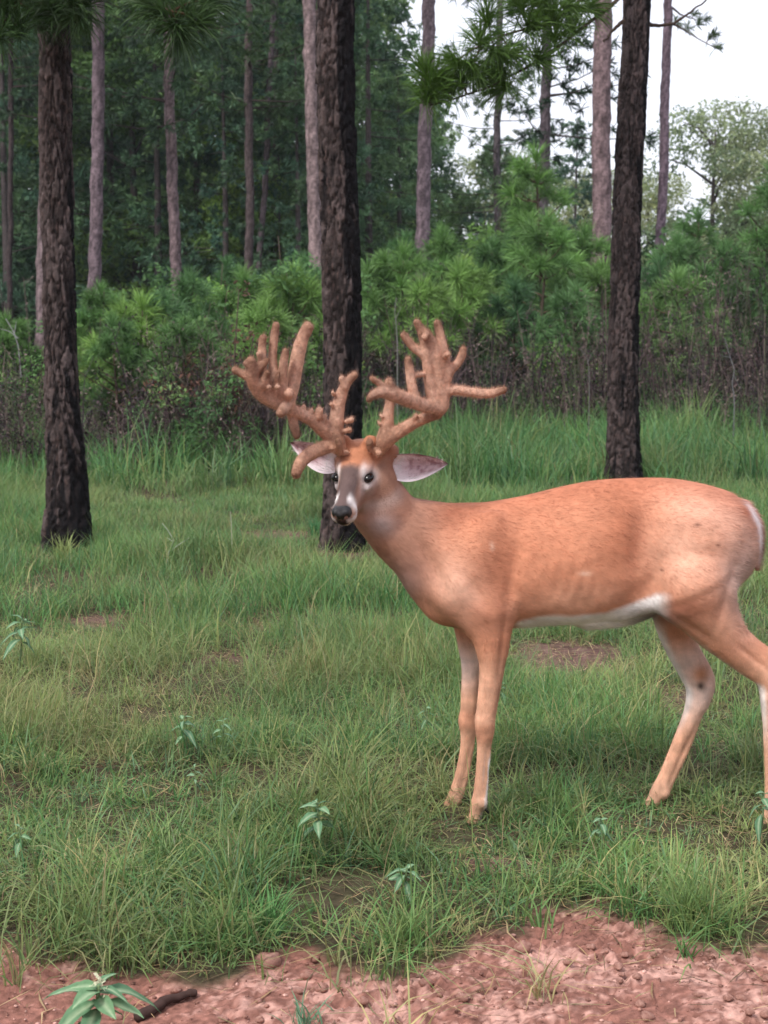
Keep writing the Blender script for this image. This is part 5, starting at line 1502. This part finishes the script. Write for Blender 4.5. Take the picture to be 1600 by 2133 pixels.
tuft(1440, 1935, 120, .22, .0035, 'dense grass tuft at the clay edge below the hind leg', 7, C_olive)

# ------------------------------------------------------------------ broad-leaved weeds
def leaf_mesh(L, W, col, seed, fold=.25, droop=.35):
    nt_, nw = 9, 5
    t = np.linspace(0, 1, nt_); w = np.linspace(-1, 1, nw)
    T, Wv = np.meshgrid(t, w, indexing='ij')
    prof = W * np.sin(math.pi * np.clip(T, 0, 1) ** .8) ** .9 * .5 + W * .03
    X = T * L * (1 - .1 * T); Yv = prof * Wv; Z = -droop * L * T ** 2 + fold * np.abs(Yv) + .02 * L * np.sin(T * 14 + np.abs(Wv) * 2) * np.abs(Wv)
    v = np.stack([X, Yv, Z], -1).reshape(-1, 3)
    i = np.arange(nt_ - 1)[:, None] * nw; j = np.arange(nw - 1)[None, :]
    f = np.stack([i + j, i + nw + j, i + nw + j + 1, i + j + 1], -1).reshape(-1, 4)
    rib = np.exp(-(Wv.ravel() / .22) ** 2)[:, None]
    c = lin(col) * (1 - rib * .5) + lin((190, 205, 170)) * rib * .5
    c = c * (.9 + .2 * np.random.RandomState(seed).rand(len(v), 1))
    return mesh_np('weed_leaf', v, [f], c)
LM = [leaf_mesh(.10, .034, (100, 136, 102), 1, .35, .5), leaf_mesh(.085, .032, (110, 146, 108),2, .4, .3), leaf_mesh(.11, .030, (92, 128, 96), 3, .3, .7)]
def weed(px, py, h, s, label, nl, seed, buds=False):
    rs = np.random.RandomState(seed)
    b = PG(px, py); b[2] = float(gh(b[0], b[1])) - .005
    t = thing('broadleaf_weed', label, 'weed', b, 0, 'grey-green weeds in the grass')
    A = Acc(); top = np.array([rs.normal(0, .012), rs.normal(0, .012), h])
    tube(A, limb_pts([(0, 0, 0), top * .5 + [.006, 0, 0], top], 8), np.linspace(.0045, .003, 8) * s, lin((130, 150, 110)), 6)
    obj('stem', A.mesh('weed_stem'), M_weed, t)
    for k in range(nl):
        o = obj('leaf', LM[k % 3], M_weed, t)
        u = 1 - .45 * (k / nl) ** 1.3
        o.location = top * u
        o.rotation_euler = (rs.normal(0, .25), -0.45 + .75 * k / nl + rs.normal(0, .15), k * 2.4 + seed)
        q = .82 * s * rs.uniform(.7, 1.1) * (.6 + .5 * min(1, k / 5))
        o.scale = (q, q, q)
    if buds:
        B = Acc()
        for k in range(22):
            c = top + rs.normal(0, .008, 3) * s + [0, 0, .006]; a = unit(rs.normal(0, 1, 3)) * .005; q = unit(rs.normal(0, 1, 3)) * .004
            B.add(np.array([c - a, c + q, c + a, c - q]), lin((206, 206, 176)), f4=[[0, 1, 2, 3]])
        obj('buds', B.mesh('weed_buds', smooth=False), M_weed, t)
weed(190, 2185, .15, 1.3, 'large grey-green budding weed growing on the pink clay', 15, 1, True)
weed(665, 1800, .17, .85, 'pale green weed standing in the open grass below the head', 12, 2)
weed(38, 1400, .24, 1.1, 'grey-green weed by the strip of dry grass', 13, 3)
weed(1250, 1790, .12, .6, 'small weed between the front and hind legs', 8, 4)
weed(885, 1560, .15, .55, 'little weed beside the far front leg', 7, 5)
weed(385, 1590, .16, .75, 'flat-topped weed deep in the middle of the grass', 8, 6)
weed(455, 1590, .16, .6, 'small twin weed next to the flat-topped one', 7, 7)
weed(405, 1700, .14, .5, 'small yellowish weed in the middle of the grass', 6, 8)
weed(45, 1820, .12, .55, 'small weed in the grass far from the deer', 7, 9)
weed(1578, 1760, .16, .75, 'weed at the near hind hoof', 9, 10)
weed(830, 1880, .10, .7, 'spreading bluish weed at the edge of the grass', 10, 11)
weed(1040, 1480, .10, .6, 'bright weed just behind the near front leg', 7, 12)

# ------------------------------------------------------------------ clods, stick, loose straw on the clay
def clod_mesh(seed):
    rs = np.random.RandomState(seed)
    v, f, l = ball(np.zeros(3), np.eye(3), (1, .85, .62), 14, 9)
    v = v * (.72 + .55 * vn3(v * 1.6 + seed * 3.1, seed)[:, None]) + (vn3(v * 4 + seed, seed + 5)[:, None] - .5) * .25 * unit(v)
    n = vn3(v * 3 + 9, seed + 9)[:, None]
    c = lin((136, 92, 80)) * (1 - n) + lin((190, 148, 134)) * n
    return mesh_np('clod', v, [f], c)
CM = [clod_mesh(k) for k in range(5)]
def gz(x, y):
    x = np.atleast_1d(np.asarray(x, float)); y = np.atleast_1d(np.asarray(y, float))
    return gh(x, y) + dirt_mask(x, y) * (dirt_relief(x, y) - .012)
def clod(px, py, r, label, k, group=None):
    b = PG(px, py); z = gz(b[0], b[1])[0]
    o = obj('clod', CM[k % 5], M_clod); o.location = (b[0], b[1], z + r * .3); o.scale = (r, r, r * .9); o.rotation_euler = (0, 0, k * 1.9)
    tag(o, label, 'clod', group)
clod(560, 2000, .034, 'round pink clay clod against the grass edge', 0)
clod(200, 2030, .024, 'pale clay clod behind the large budding weed', 1)
clod(1090, 1985, .022, 'pale flat clod high on the clay patch', 2)
rs = np.random.RandomState(33)
for k in range(46):
    px = rs.uniform(-20, 1620); py = rs.uniform(1935, 2140)
    b = PG(px, py)
    if dirt_mask(np.array([b[0]]), np.array([b[1]]))[0] < .6: continue
    clod(px, py, rs.uniform(.008, .017), 'small crumb of pink clay lying on the bare clay', k, 'small clay crumbs')
A = Acc(); rs = np.random.RandomState(34)
v0, f0, l0 = ball(np.zeros(3), np.eye(3), (1, .85, .7), 5, 3)
n = 2600
x, y = scatter(2.8, 4.1, 1100, rs)
k = dirt_mask(x, y) > .5
x, y = x[k], y[k]; z = gz(x, y)
for i in range(len(x)):
    r = .0018 + .005 * rs.rand() ** 3
    v = v0 * r * rs.uniform(.7, 1.3, 3) * (1 + rs.normal(0, .15, (len(v0), 1)))
    A.add(v + [x[i], y[i], z[i] + r * .3], (lin((150, 110, 98)) if rs.rand() < .6 else lin((200, 158, 146))) * rs.uniform(.6, 1.15), f4=f0)
o = obj('clay_grit', A.mesh('clay_grit'), M_clod); tag(o, 'loose grit and crumbs scattered over the pink clay', 'grit', kind='stuff')
b = PG(340, 2085); t = thing('stick', 'dark rotting stick lying where grass meets clay', 'stick', (b[0], b[1], 0))
pts = []
for (px, py) in ((405, 2060), (375, 2070), (345, 2078), (315, 2092), (285, 2108)):
    q = PG(px, py); q[2] = gz(q[0], q[1])[0] + .012; pts.append(q)
A = Acc(); rs = np.random.RandomState(8)
pp = limb_pts(pts, 16) + rs.normal(0, .0015, (16, 3))
tube(A, pp, np.linspace(.009, .013, 16) * rs.uniform(.85, 1.15, 16), lin((66, 50, 46)), 8)
obj('wood', A.mesh('stick_wood', off=(b[0], b[1], 0)), M_wood, t)
print('triangles', sum(sum(len(p.vertices) - 2 for p in m.polygons) if len(m.polygons) < 1 else len(m.loops) - 2 * len(m.polygons) for m in bpy.data.meshes))

# ------------------------------------------------------------------ evening air
def haze_box():
    lo = (-130, -90, -1.2); hi = (130, 115, 30)
    v = [(x, y, z) for x in (lo[0], hi[0]) for y in (lo[1], hi[1]) for z in (lo[2], hi[2])]
    f = [[0, 1, 3, 2], [4, 6, 7, 5], [0, 4, 5, 1], [2, 3, 7, 6], [0, 2, 6, 4], [1, 5, 7, 3]]
    m = bpy.data.materials.new('evening_air'); m.use_nodes = True
    nt = m.node_tree; nt.nodes.clear()
    out = nt.nodes.new('ShaderNodeOutputMaterial'); pv = nt.nodes.new('ShaderNodeVolumePrincipled')
    pv.inputs['Color'].default_value = (.86, .93, 1, 1); pv.inputs['Density'].default_value = 0.0004
    nt.links.new(pv.outputs['Volume'], out.inputs['Volume'])
    o = obj('haze', mesh_np('haze', np.array(v, float), [np.array(f)], None, False), m)
    tag(o, 'thin pale evening air filling the clearing and the wood', 'haze', kind='stuff')
haze_box()
